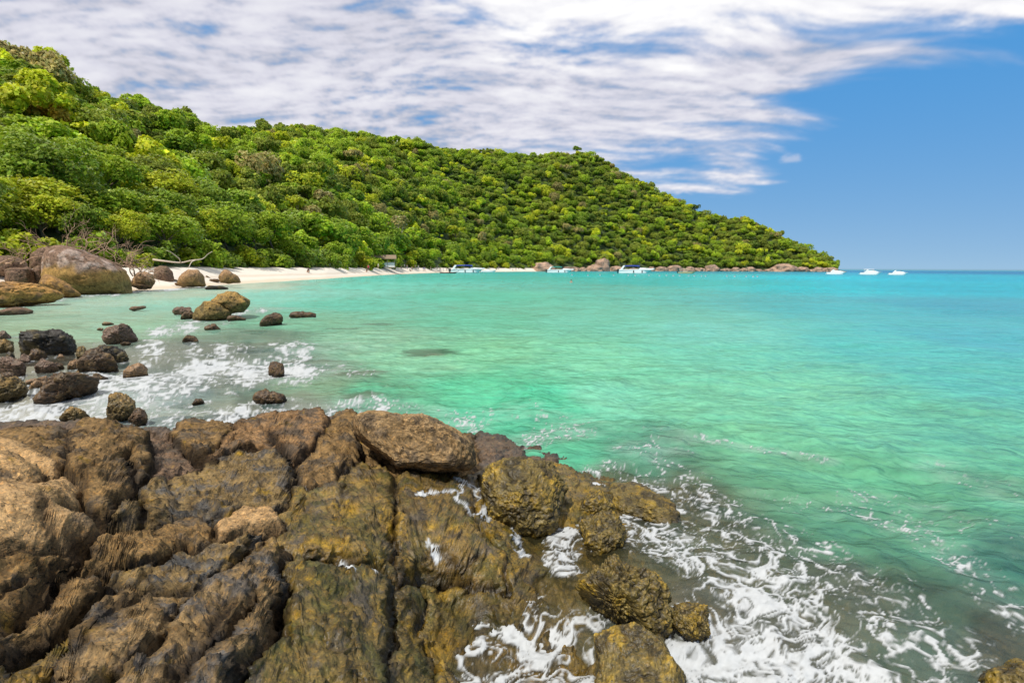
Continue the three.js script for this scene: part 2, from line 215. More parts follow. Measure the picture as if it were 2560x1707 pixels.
// each block: polygon in the photograph, lift in metres, edge rounding in metres, palette
const blocks = [
  { n: 'upper tan', p: [[-200, 470], [0, 482], [120, 480], [205, 505], [270, 565], [262, 630], [230, 655], [200, 620], [120, 560], [0, 545], [-200, 540]].map((q) => c3(...q)), h: 0.07, r: 0.22, c: 'tan' },
  { n: 'front tan', p: [[-200, 545], [0, 540], [120, 562], [200, 615], [215, 660], [150, 700], [0, 690], [-200, 690]].map((q) => c3(...q)), h: 0.13, r: 0.24, c: 'tan' },
  { n: 'big tan', p: [[-300, 700], [0, 695], [150, 702], [320, 640], [352, 760], [372, 880], [362, 932], [270, 960], [140, 965], [0, 942], [-300, 930]].map((q) => c3(...q)), h: 0.12, r: 0.22, c: 'tan' },
  { n: 'wedge', p: [[325, 548], [400, 492], [560, 455], [655, 468], [688, 520], [672, 590], [640, 640], [560, 700], [480, 800], [400, 790], [362, 690]].map((q) => c3(...q)), h: 0.10, r: 0.07, c: 'brown' },
  { n: 'back ridge', p: [[-200, 410], [0, 402], [100, 380], [270, 376], [300, 420], [310, 490], [270, 545], [205, 500], [120, 475], [0, 475], [-200, 460]].map((q) => c3(...q)), h: -0.05, r: 0.1, c: 'brown' },
  { n: 'back knob', p: [[305, 420], [360, 385], [440, 362], [530, 362], [565, 380], [560, 440], [470, 455], [400, 490], [320, 500]].map((q) => c3(...q)), h: 0.0, r: 0.08, c: 'brown' },
  { n: 'back slope', p: [[565, 400], [700, 430], [790, 440], [800, 480], [900, 560], [830, 610], [740, 660], [690, 640], [690, 520], [655, 465]].map((q) => c3(...q)), h: -0.03, r: 0.05, c: 'purple' },
  { n: 'back plate', p: [[795, 430], [850, 395], [900, 385], [1010, 385], [1062, 400], [1058, 440], [1005, 500], [905, 555], [805, 478]].map((q) => c3(...q)), h: 0.08, r: 0.06, c: 'brown' },
  { n: 'ridge chunk', p: [[1065, 445], [1150, 382], [1190, 395], [1260, 370], [1400, 365], [1500, 368], [1512, 420], [1460, 475], [1350, 590], [1275, 530], [1180, 520], [1065, 535], [990, 580], [1012, 520]].map((q) => c3(...q)), h: 0.1, r: 0.05, c: 'rust' },
  { n: 'ridge step', p: [[1515, 380], [1590, 340], [1620, 345], [1625, 420], [1650, 500], [1600, 580], [1540, 640], [1500, 680], [1420, 700], [1355, 600], [1462, 482]].map((q) => c3(...q)), h: 0.06, r: 0.05, c: 'brown' },
  { n: 'under oval', p: [[1640, 345], [2150, 400], [2190, 560], [2130, 605], [1810, 605], [1650, 555], [1655, 495], [1630, 420]].map((q) => c3(...q)), h: -0.08, r: 0.05, c: 'brown' },
  { n: 'mid plate', p: [[570, 790], [720, 690], [850, 630], [1000, 585], [1060, 545], [1180, 530], [1270, 540], [1345, 600], [1330, 680], [1300, 790], [1200, 790], [1100, 800], [1000, 845], [890, 815], [780, 830], [650, 848], [575, 850]].map((q) => c3(...q)), h: 0.06, r: 0.06, c: 'grey' },
  { n: 'small knob', p: [[968, 912], [1050, 860], [1150, 805], [1260, 840], [1292, 880], [1150, 902], [1060, 935], [1000, 945]].map((q) => c3(...q)), h: 0.08, r: 0.06, c: 'tan' },
  { n: 'yellow basin', p: [[1335, 680], [1420, 705], [1540, 645], [1600, 585], [1650, 560], [1802, 610], [1800, 1050], [1700, 1000], [1560, 985], [1400, 962], [1292, 935], [1300, 800]].map((q) => c3(...q)), h: 0.02, r: 0.03, c: 'moss' },
  { n: 'right plate', p: [[1807, 610], [2000, 612], [2130, 610], [2180, 570], [2190, 650], [2150, 800], [2230, 900], [2300, 960], [2334, 1180], [2180, 1130], [2040, 1100], [1900, 1060], [1810, 1040]].map((q) => c3(...q)), h: 0.0, r: 0.03, c: 'moss' },
  { n: 'left wedge', p: [[-300, 950], [0, 965], [140, 972], [292, 960], [200, 1040], [100, 1110], [0, 1170], [-300, 1250]].map((q) => c3(...q)), h: 0.02, r: 0.07, c: 'brown' },
  { n: 'long slab', p: [[210, 1060], [300, 1000], [400, 930], [490, 870], [570, 862], [800, 845], [960, 880], [985, 945], [900, 980], [820, 950], [730, 1015], [500, 1050], [390, 1080]].map((q) => c3(...q)), h: 0.03, r: 0.06, c: 'brown' },
  { n: 'left slab', p: [[-300, 1270], [0, 1180], [100, 1112], [210, 1068], [390, 1088], [500, 1062], [470, 1130], [400, 1190], [300, 1260], [150, 1340], [0, 1420], [-300, 1560]].map((q) => c3(...q)), h: 0.0, r: 0.06, c: 'brown' },
  { n: 'middle slab', p: [[505, 1062], [730, 1022], [820, 955], [900, 988], [1000, 952], [1160, 940], [1130, 1000], [1030, 1090], [900, 1180], [760, 1160], [620, 1155], [555, 1130]].map((q) => c3(...q)), h: 0.04, r: 0.05, c: 'grey' },
  { n: 'long diagonal', p: [[300, 1400], [480, 1192], [560, 1150], [700, 1190], [860, 1205], [830, 1260], [700, 1400], [560, 1568], [420, 1800], [100, 1800]].map((q) => c3(...q)), h: 0.03, r: 0.07, c: 'lichen' },
  { n: 'pale diagonal', p: [[835, 1262], [1030, 1092], [1160, 960], [1285, 960], [1285, 1130], [1262, 1250], [1180, 1400], [1100, 1530], [950, 1800], [430, 1800], [570, 1568], [715, 1400]].map((q) => c3(...q)), h: 0.05, r: 0.08, c: 'lichen' },
  { n: 'green slab', p: [[1295, 965], [1400, 975], [1560, 992], [1785, 1055], [1780, 1568], [1780, 1800], [960, 1800], [1110, 1530], [1192, 1400], [1272, 1250]].map((q) => c3(...q)), h: 0.0, r: 0.03, c: 'algae' },
  { n: 'edge strip', p: [[1795, 1062], [1915, 1112], [1930, 1180], [1910, 1330], [1985, 1450], [2000, 1568], [2000, 1800], [1788, 1800]].map((q) => c3(...q)), h: -0.05, r: 0.04, c: 'algae' },
  { n: 'left trough', p: [[-300, 1570], [0, 1430], [150, 1348], [320, 1262], [475, 1140], [550, 1105], [480, 1190], [295, 1400], [90, 1800], [-300, 1800]].map((q) => c3(...q)), h: -0.04, r: 0.05, c: 'moss' },
  { n: 'pool floor', p: [[1935, 1120], [2040, 1110], [2180, 1140], [2334, 1190], [2500, 1250], [2700, 1200], [2900, 1500], [3000, 1900], [2010, 1900], [2000, 1560], [1990, 1450], [1915, 1330]].map((q) => c3(...q)), h: 0.0, r: 0.02, c: 'pool' },
  { n: 'swash floor', p: [[2200, 570], [2400, 560], [2600, 600], [3400, 760], [4600, 1000], [4800, 1900], [3010, 1900], [2910, 1500], [2710, 1195], [2500, 1245], [2340, 1185], [2305, 960], [2235, 900], [2155, 800], [2195, 650]].map((q) => c3(...q)), h: 0.0, r: 0.02, c: 'pool' },
  { n: 'back floor', p: [[-300, 330], [300, 340], [600, 350], [1000, 340], [1500, 320], [2200, 330], [3000, 500], [2400, 545], [2195, 560], [2150, 395], [1640, 335], [1590, 332], [1500, 360], [1260, 362], [1150, 374], [1065, 390], [900, 378], [800, 425], [565, 390], [530, 355], [440, 355], [280, 368], [100, 372], [-200, 395]].map((q) => c3(...q)), h: -0.05, r: 0.04, c: 'wet' },
];
for (const b of blocks) { b.w = b.p.map(([u, v]) => onShelf(u, v)); b.cx = 0; b.cz = 0; for (const [x, z] of b.w) { b.cx += x / b.w.length; b.cz += z / b.w.length; }
  b.lo = [Math.min(...b.w.map((q) => q[0])), Math.min(...b.w.map((q) => q[1]))]; b.hi = [Math.max(...b.w.map((q) => q[0])), Math.max(...b.w.map((q) => q[1]))]; }
function sdPoly(w, x, z) { // signed distance, positive inside
  let d = 1e9, inside = false;
  for (let i = 0, j = w.length - 1; i < w.length; j = i++) {
    const ax = w[i][0], az = w[i][1], bx = w[j][0], bz = w[j][1], ex = bx - ax, ez = bz - az, px = x - ax, pz = z - az, t = clamp((px * ex + pz * ez) / (ex * ex + ez * ez), 0, 1), qx = px - ex * t, qz = pz - ez * t;
    d = Math.min(d, qx * qx + qz * qz);
    if ((az > z) !== (bz > z) && x < (bx - ax) * (z - az) / (bz - az) + ax) inside = !inside;
  }
  return inside ? Math.sqrt(d) : -Math.sqrt(d);
}
const cracks = [ // extra joints and grooves standing in for undercuts: pixel polyline, width and depth in metres
  { p: [[305, 1320], [380, 1312], [450, 1312], [545, 1305]], w: 0.04, d: 0.26 }, { p: [[580, 1362], [640, 1342], [705, 1332]], w: 0.035, d: 0.2 }, { p: [[735, 1378], [830, 1386], [900, 1396], [980, 1424]], w: 0.035, d: 0.2 }, { p: [[110, 1434], [190, 1440], [270, 1428]], w: 0.035, d: 0.18 }, { p: [[200, 1290], [260, 1310], [300, 1318]], w: 0.06, d: 0.25 }, { p: [[0, 1380], [80, 1380], [160, 1370], [205, 1345]], w: 0.03, d: 0.14 }, { p: [[-20, 1570], [80, 1500], [170, 1420], [250, 1340], [300, 1318]], w: 0.035, d: 0.2 }, { p: [[700, 1600], [705, 1500], [712, 1400]], w: 0.025, d: 0.14 },
  { p: [[480, 1700], [560, 1600], [640, 1500]], w: 0.03, d: 0.12 }, { p: [[-10, 1660], [70, 1610], [170, 1540], [260, 1470]], w: 0.03, d: 0.12 }, { p: [[1050, 1430], [1130, 1450], [1180, 1450]], w: 0.03, d: 0.15 },
  { p: [[325, 1145], [335, 1200], [345, 1260], [372, 1330]], w: 0.022, d: 0.12 }, { p: [[985, 1175], [984, 1300], [982, 1400]], w: 0.012, d: 0.05 }, { p: [[975, 1440], [976, 1560], [974, 1707]], w: 0.014, d: 0.06 },
  { p: [[560, 1420], [640, 1400], [700, 1330]], w: 0.02, d: 0.05 }, { p: [[220, 1180], [200, 1260], [230, 1320]], w: 0.03, d: 0.04 }, { p: [[0, 1385], [60, 1400], [110, 1420]], w: 0.015, d: 0.06 }, { p: [[460, 1290], [520, 1250], [600, 1235]], w: 0.02, d: 0.04 },
  { p: [[640, 1600], [700, 1530], [740, 1480]], w: 0.03, d: 0.05 }, { p: [[180, 1640], [260, 1560], [330, 1500]], w: 0.03, d: 0.05 }, { p: [[440, 1700], [520, 1610], [560, 1530]], w: 0.035, d: 0.06 }, { p: [[1050, 1250], [1062, 1330], [1070, 1420]], w: 0.02, d: 0.03 }, { p: [[760, 1260], [800, 1300], [860, 1290]], w: 0.025, d: 0.03 },
  { p: [[670, 1090], [690, 1130], [740, 1165]], w: 0.03, d: 0.07 }, { p: [[120, 1280], [130, 1340], [125, 1370]], w: 0.03, d: 0.05 }, { p: [[260, 1090], [200, 1075], [120, 1080]], w: 0.03, d: 0.06 }, { p: [[1190, 1380], [1150, 1420], [1090, 1400]], w: 0.03, d: 0.05 },
].map((c) => ({ ...c, q: c.p.map(([u, v]) => onShelf(u, v)) }));
const segD = (q, x, z) => { let d = 1e9; for (let i = 1; i < q.length; i++) { const [ax, az] = q[i - 1], ex = q[i][0] - ax, ez = q[i][1] - az, t = clamp(((x - ax) * ex + (z - az) * ez) / (ex * ex + ez * ez), 0, 1), dx = x - ax - ex * t, dz = z - az - ez * t; d = Math.min(d, dx * dx + dz * dz); } return Math.sqrt(d); };
// direction of the strata: along the diagonal slabs
const sd0 = onShelf(400, 1650), sd1 = onShelf(680, 1330), sdir = (() => { const x = sd1[0] - sd0[0], z = sd1[1] - sd0[1], l = Math.hypot(x, z); return [x / l, z / l]; })();
const PAL = {
  tan: [0.40, 0.255, 0.12], brown: [0.21, 0.132, 0.055], purple: [0.17, 0.112, 0.072], rust: [0.25, 0.148, 0.068], grey: [0.20, 0.138, 0.06], moss: [0.19, 0.125, 0.036], lichen: [0.225, 0.15, 0.07], algae: [0.14, 0.098, 0.026], pool: [0.20, 0.14, 0.04], wet: [0.13, 0.085, 0.05],
};
function shelfAt(x, z, full = true) {
  const base = tps(x, z);
  const wx = x + 0.035 * N3(x * 3.2, z * 3.2, 1.1) + 0.007 * N3(x * 11, z * 11, 4.1), wz = z + 0.035 * N3(x * 3.2, z * 3.2, 8.1) + 0.007 * N3(x * 11, z * 11, 6.1);
  let s1 = -1e9, s2 = -1e9, id = 0;
  for (let i = 0; i < blocks.length; i++) { const b = blocks[i];
    const gap = Math.max(b.lo[0] - wx, wx - b.hi[0], b.lo[1] - wz, wz - b.hi[1]); if (-gap < s2) continue;
    const s = sdPoly(b.w, wx, wz); if (s > s1) { s2 = s1; s1 = s; id = i; } else if (s > s2) s2 = s; }
  const b = blocks[id], e = Math.max(0, (s1 - s2) * 0.5), floor = b.c === 'pool' || b.c === 'wet';
  const rr = b.c === 'tan' ? b.r : b.r * 0.7, t = clamp(1 - e / rr, 0, 1);
  let y = base + b.h - (floor ? 0 : b.c === 'tan' ? 0.5 : 0.25) * rr * t * t - (floor ? 0.01 : 0.1) * Math.exp(-Math.pow(e / 0.017, 2)) * (0.3 + 0.8 * (0.5 + 0.5 * N2(x * 1.1, z * 1.1)));
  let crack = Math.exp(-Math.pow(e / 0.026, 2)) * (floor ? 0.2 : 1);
  for (const c of cracks) { const d = segD(c.q, wx, wz); if (d < c.w * 3) { const g = Math.exp(-Math.pow(d / c.w, 2)); y -= 0.75 * c.d * g; crack = Math.max(crack, Math.exp(-Math.pow(d / (c.w * 1.45), 2)) * Math.min(1, c.d / 0.06)); } }  // dark mask set wider than the groove, to paint undercut shade
  const al = wx * sdir[0] + wz * sdir[1], ac = -wx * sdir[1] + wz * sdir[0], S = id * 7.3;
  const str = b.c === 'lichen' || b.c === 'moss' || b.c === 'grey' || b.c === 'brown' ? 1 : 0.5, soft = b.c === 'tan' ? 0.22 : b.c === 'pool' || b.c === 'algae' || b.c === 'lichen' ? 0.7 : 1;
  const strata = fbm3(al * 0.9 + S, ac * 6.5, 2.2, 4, 0.55), lump = fbm3(x * 1.9 + S, z * 1.9, base, 3), mid = fbm3(x * 7, z * 7, S, 4, 0.55);
  const c1 = chip(al * 2.1 + 0.25 * mid, ac * 4.2 + 0.25 * lump, 3 + id), c2 = chip(x * 8 + 0.5 * mid, z * 8 + 0.5 * strata, 7), c3_ = chip(x * 21 + mid, z * 21, 17);
  const fine = fbm3(x * 17, z * 17, 3.3, 5, 0.68);
  y += 0.02 * strata * str + 0.03 * lump + soft * (0.05 * c1[0] + 0.013 * c2[0] + 0.005 * c3_[0]) + 0.011 * fine;
  const groove = soft * Math.pow(clamp(1 - c1[1] * 5, 0, 1), 2) * ss(-0.1, 0.35, lump + 0.5 * mid), g2 = soft * Math.pow(clamp(1 - c2[1] * 4.5, 0, 1), 2) * ss(0.05, 0.4, mid);
  y -= 0.03 * groove + 0.01 * g2;
  if (floor) y += 0.085 * fbm3(x * 2.6, z * 2.6, 9.9, 4, 0.6);
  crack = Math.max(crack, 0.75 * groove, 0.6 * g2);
  return { y, id, e, crack, strata, mid, lump, fine };
}
function chip(x, y, s) { // broken facets: each cell its own height and tilt; also the distance to the cell's edge
  const ix = Math.floor(x), iy = Math.floor(y); let f1 = 9, f2 = 9, h = 0;
  for (let j = -1; j <= 1; j++) for (let i = -1; i <= 1; i++) { const cx = ix + i, cy = iy + j, a = hash(cx, cy, s), b = hash(cx, cy, s + 77), dx = x - cx - a, dy = y - cy - b, d = dx * dx + dy * dy; if (d < f1) { f2 = f1; f1 = d; h = (hash(cx, cy, s + 13) - 0.5) + (hash(cx, cy, s + 29) - 0.5) * 1.5 * dx + (hash(cx, cy, s + 41) - 0.5) * 1.5 * dy; } else if (d < f2) f2 = d; }
  return [h, Math.sqrt(f2) - Math.sqrt(f1)];
}
const SHELF_MIN = -1.15;
let shelfBlocks; 
{
  const azA = -52 * Math.PI / 180, azB = 54 * Math.PI / 180, NC = 760, NR = 540, dA = 62 * Math.PI / 180, dB = 9.6 * Math.PI / 180;
  const P = new Float32Array(NC * NR * 3), C = new Float32Array(NC * NR * 3), U = new Float32Array(NC * NR * 2), ID = new Uint8Array(NC * NR);
  const mixc = (c, d, t) => { t = clamp(t, 0, 1); return [lerp(c[0], d[0], t), lerp(c[1], d[1], t), lerp(c[2], d[2], t)]; };
  // rows run outwards along each bearing, closer together where the stone is steep
  const rOf = (t) => { const dep = lerp(dA, dB, Math.pow(t, 0.82)); return (CAM_H - lerp(1.0, 0, ss(0, 0.85, t))) / Math.tan(dep); };
  const NT = 260, cum = [];
  for (let j = 0; j < NC; j += 4) { const az = lerp(azA, azB, j / (NC - 1)), q = new Float32Array(NT); let py = 0; for (let i = 0; i < NT; i++) { const r = rOf(i / (NT - 1)), y = Math.max(shelfAt(r * Math.sin(az), -r * Math.cos(az), false).y, SHELF_MIN); q[i] = i ? q[i - 1] + 1 / NT + 1.1 * Math.abs(y - py) / Math.max(r, 1.5) : 0; py = y; } for (let i = 0; i < NT; i++) q[i] /= q[NT - 1]; cum.push(q); }
  const smooth = cum.map((_, j) => { const q = new Float32Array(NT); let n = 0; for (let k = -2; k <= 2; k++) { const o = cum[Math.min(cum.length - 1, Math.max(0, j + k))]; for (let i = 0; i < NT; i++) q[i] += o[i]; n++; } for (let i = 0; i < NT; i++) q[i] /= n; return q; });
  const info = new Array(NC * NR);
  for (let j = 0; j < NC; j++) {
    const az = lerp(azA, azB, j / (NC - 1)), f = Math.min(j / 4, smooth.length - 1.001), ja = Math.floor(f), qa = smooth[ja], qb = smooth[Math.min(ja + 1, smooth.length - 1)], fr = f - ja; let m = 0;
    for (let i = 0; i < NR; i++) {
      const want = i / (NR - 1), at = (k) => lerp(qa[k], qb[k], fr); while (m < NT - 2 && at(m + 1) < want) m++;
      const t = clamp((m + (want - at(m)) / Math.max(1e-6, at(m + 1) - at(m))) / (NT - 1), 0, 1), r = rOf(t), x = r * Math.sin(az), z = -r * Math.cos(az), k = j * NR + i;
      const s = shelfAt(x, z); let y = Math.max(s.y, SHELF_MIN); const rim = Math.max(ss(0.96, 1, t), ss(0.97, 1, j / (NC - 1))); y = lerp(y, Math.min(y, -1.3), rim);
      P.set([x, y, z], k * 3); ID[k] = s.id; info[k] = s;
    }
  }
  { // roughness of the broken faces: pushed out and in along their own normals, in thin ledges
    const ii = []; for (let j = 0; j < NC - 1; j++) for (let i = 0; i < NR - 1; i++) { const a = j * NR + i, b = a + NR; ii.push(a, b + 1, b, a, a + 1, b + 1); }
    const g = new THREE.BufferGeometry(); g.setAttribute('position', new THREE.BufferAttribute(P, 3)); g.setIndex(ii); g.computeVertexNormals(); const n = g.attributes.normal.array;
    const wgt = new Float32Array(NC * NR); for (let k = 0; k < NC * NR; k++) wgt[k] = 0.7 * ss(0.72, 0.4, n[k * 3 + 1]) * (1 - 0.85 * info[k].crack);
    for (let it = 0; it < 5; it++) for (let j = 1; j < NC - 1; j++) for (let i = 1; i < NR - 1; i++) { const k = j * NR + i, w = wgt[k]; if (w < 0.02) continue; for (let q = 0; q < 3; q++) { const o = k * 3 + q; P[o] += w * (0.32 * (P[o - NR * 3] + P[o + NR * 3]) + 0.18 * (P[o - 3] + P[o + 3]) - P[o]); } }
    g.computeVertexNormals();
    for (let k = 0; k < NC * NR; k++) { const x = P[k * 3], y = P[k * 3 + 1], z = P[k * 3 + 2], ny = n[k * 3 + 1]; if (y < -0.6) continue; const soft = blocks[ID[k]].c === 'tan' ? 0.5 : 1, st = 1 - ny * ny;
      const l = soft * (0.028 * st * fbm3(x * 2.2, y * 6, z * 2.2 + 7, 3, 0.5) + (0.012 + 0.012 * st) * fbm3(x * 5, y * 13, z * 5, 4, 0.55) + 0.014 * (0.5 - Math.abs(fbm3(x * 11, y * 20, z * 11 + 4, 3, 0.6))) - 0.03 * Math.pow(clamp(1 - Math.abs(fbm3(x * 2.6 + 0.8 * z, y * 4.5, z * 2.6 + 12, 3, 0.5)) * 5, 0, 1), 2) + 0.005 * N3(x * 45, y * 60, z * 45));
      P[k * 3] += n[k * 3] * l; P[k * 3 + 1] += ny * l; P[k * 3 + 2] += n[k * 3 + 2] * l; info[k].l = l; }
  }
  for (let k = 0; k < NC * NR; k++) { const x = P[k * 3], y = P[k * 3 + 1], z = P[k * 3 + 2], s = info[k], b = blocks[s.id]; {
      // colour of the stone itself: block tone, grey weathering, ochre lichen and green algae near the splash line, undercut shade painted black in the joints
      let c = PAL[b.c].slice(); const n1 = fbm3(x * 1.7, z * 1.7, y * 1.7 + 4, 4, 0.6), n2 = fbm3(x * 5.5, y * 5.5, z * 5.5 + 9, 4, 0.65), n3 = fbm3(x * 18, y * 18, z * 18, 3, 0.75), n6 = N3(x * 70, y * 70, z * 70);
      c = mixc(c, [c[0] * 1.8, c[1] * 1.7, c[2] * 1.5], 0.6 * n2 + 0.65 * n3 + 0.35 * n6);
      c = mixc(c, [0.075, 0.066, 0.054], ss(0.0, 0.38, n1 + 0.6 * n2 + 0.2 * n6 - (b.c === 'tan' ? 0.3 : 0)) * 0.78);
      const yel = { moss: 0.5, algae: 0.42, pool: 0.5, lichen: 0.16, brown: 0.14, grey: 0.25, tan: 0.0, rust: 0.05, purple: 0.0, wet: 0.1 }[b.c];
      const n4 = fbm3(x * 2.3 + 20, z * 2.3, y * 2, 4, 0.6), n5 = fbm3(x * 9, z * 9 + 5, y * 9, 3, 0.65);
      c = mixc(c, [0.33, 0.20, 0.014], ss(0.5, 0.95, yel + 0.9 * n4 + 0.4 * n5 + 0.12 * n6) * 0.8);
      if (b.c === 'algae' || b.c === 'moss' || b.c === 'pool') c = mixc(c, [0.075, 0.07, 0.014], ss(-0.05, 0.4, fbm3(x * 2.9, z * 2.9 + 30, y * 3, 4, 0.6) + 0.4 * n3 + 0.2 * n6) * (b.c === 'algae' ? 0.9 : 0.75));
      if (b.c === 'lichen' || b.c === 'grey') c = mixc(c, [0.085, 0.09, 0.095], ss(0.0, 0.35, fbm3(x * 3.6, z * 3.6 + 50, y * 3, 4, 0.62) + 0.3 * n3 + 0.15 * n6) * 0.75);
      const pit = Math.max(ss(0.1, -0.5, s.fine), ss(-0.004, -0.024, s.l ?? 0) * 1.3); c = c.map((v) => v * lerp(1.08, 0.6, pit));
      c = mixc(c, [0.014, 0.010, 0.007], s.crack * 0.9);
      const wetT = ss(0.16, 0.0, y + 0.05 * n4); if (wetT > 0) c = mixc(c, [c[0] * 0.62, c[1] * 0.6, c[2] * 0.5], wetT);
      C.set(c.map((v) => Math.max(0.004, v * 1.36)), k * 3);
  } }
  { // films of foam left lying on the wet ledges
    const lines = [[[1570, 580], [1650, 640], [1600, 720], [1700, 830], [1820, 890]], [[1560, 590], [1680, 615], [1740, 640], [1748, 720]], [[1760, 870], [1850, 775], [1990, 765], [2060, 800]], [[1970, 840], [2080, 870], [2190, 895]], [[1300, 690], [1440, 695], [1590, 690]], [[2030, 960], [2050, 1060], [2080, 1140]], [[1420, 1120], [1436, 1165]], [[740, 1140], [810, 1190], [870, 1260]], [[950, 1215], [960, 1240]], [[1940, 575], [2030, 575]]].map((l) => l.map(([x, y]) => onShelf(600 + x / 2.94, 1000 + y / 2.94)));
    const A = new Float32Array(NC * NR), fi = [], mp = new Map(), p = [], c = [];
    for (let k = 0; k < NC * NR; k++) { const x = P[k * 3], z = P[k * 3 + 2]; if (z > -2.6 || z < -7 || x < -1.4 || x > 1.2) continue; const wx = x + 0.05 * N2(x * 5, z * 5), wz = z + 0.05 * N2(x * 5 + 40, z * 5); let d = 9; for (const l of lines) d = Math.min(d, segD(l, wx, wz)); if (d < 0.14) A[k] = ss(0.32, 0.8, 1.05 - d / 0.045 + 0.8 * fbm2(x * 9, z * 9, 4, 0.65)); }
    for (let j = 0; j < NC - 1; j++) for (let i = 0; i < NR - 1; i++) { const a = j * NR + i, b = a + NR; if (Math.max(A[a], A[a + 1], A[b], A[b + 1]) > 0.02) for (const k of [a, b + 1, b, a, a + 1, b + 1]) { let m = mp.get(k); if (m === undefined) { m = mp.size; mp.set(k, m); p.push(P[k * 3], P[k * 3 + 1] + 0.007, P[k * 3 + 2]); c.push(0.5, 0.52, 0.525, A[k] * 0.95); } fi.push(m); } }
    const g = new THREE.BufferGeometry(); g.setAttribute('position', new THREE.Float32BufferAttribute(p, 3)); g.setAttribute('color', new THREE.Float32BufferAttribute(c, 4)); g.setIndex(fi); g.computeVertexNormals();
    add(shade(new THREE.Mesh(g, new THREE.MeshStandardMaterial({ name: 'foam film', vertexColors: true, transparent: true, roughness: 0.9 }))), 'foam_strands', 'thin white strands of foam left lying on the wet mossy ledge', 'foam', null, 'stuff');
  }
  const idx = blocks.map(() => []);
  for (let j = 0; j < NC - 1; j++) for (let i = 0; i < NR - 1; i++) {
    const a = j * NR + i, b = a + NR; if (P[a * 3 + 1] <= -1.14 && P[b * 3 + 4] <= -1.14 && P[a * 3 + 4] <= -1.14 && P[b * 3 + 1] <= -1.14) continue;
    idx[ID[a]].push(a, b + 1, b, a, a + 1, b + 1);
  }
  const g = new THREE.BufferGeometry(); g.setAttribute('position', new THREE.BufferAttribute(P, 3)); g.setIndex(idx.flat()); g.computeVertexNormals(); const NRM = g.attributes.normal.array;
  const root = add(new THREE.Group(), 'rock_outcrop', 'broad brown weathered rock shelf with deep cracks filling the near left foreground', 'rock shelf');
  shelfBlocks = root;
  idx.forEach((ix, bi) => {
    if (!ix.length) return;
    const map = new Map(), p = [], c = [], n = [], u = [], out = [];
    for (const k of ix) { let m = map.get(k); if (m === undefined) { m = map.size; map.set(k, m); p.push(P[k * 3], P[k * 3 + 1], P[k * 3 + 2]); c.push(C[k * 3], C[k * 3 + 1], C[k * 3 + 2]); n.push(NRM[k * 3], NRM[k * 3 + 1], NRM[k * 3 + 2]); u.push(U[k * 2], U[k * 2 + 1]); } out.push(m); }
    const bg = new THREE.BufferGeometry(); bg.setAttribute('position', new THREE.Float32BufferAttribute(p, 3)); bg.setAttribute('color', new THREE.Float32BufferAttribute(c, 3)); bg.setAttribute('normal', new THREE.Float32BufferAttribute(n, 3)); bg.setAttribute('uv', new THREE.Float32BufferAttribute(u, 2)); bg.setIndex(out);
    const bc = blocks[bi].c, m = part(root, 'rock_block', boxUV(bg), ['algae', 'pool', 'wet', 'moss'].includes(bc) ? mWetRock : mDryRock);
    m.name = numbered('rock_block');
    const lab = { tan: 'pale tan sunlit block', moss: 'wet block with yellow algae', algae: 'wet dark block with green algae', pool: 'submerged rock floor', rust: 'rusty brown jagged block' }[bc]; if (lab) m.userData.label = lab;
  });
}

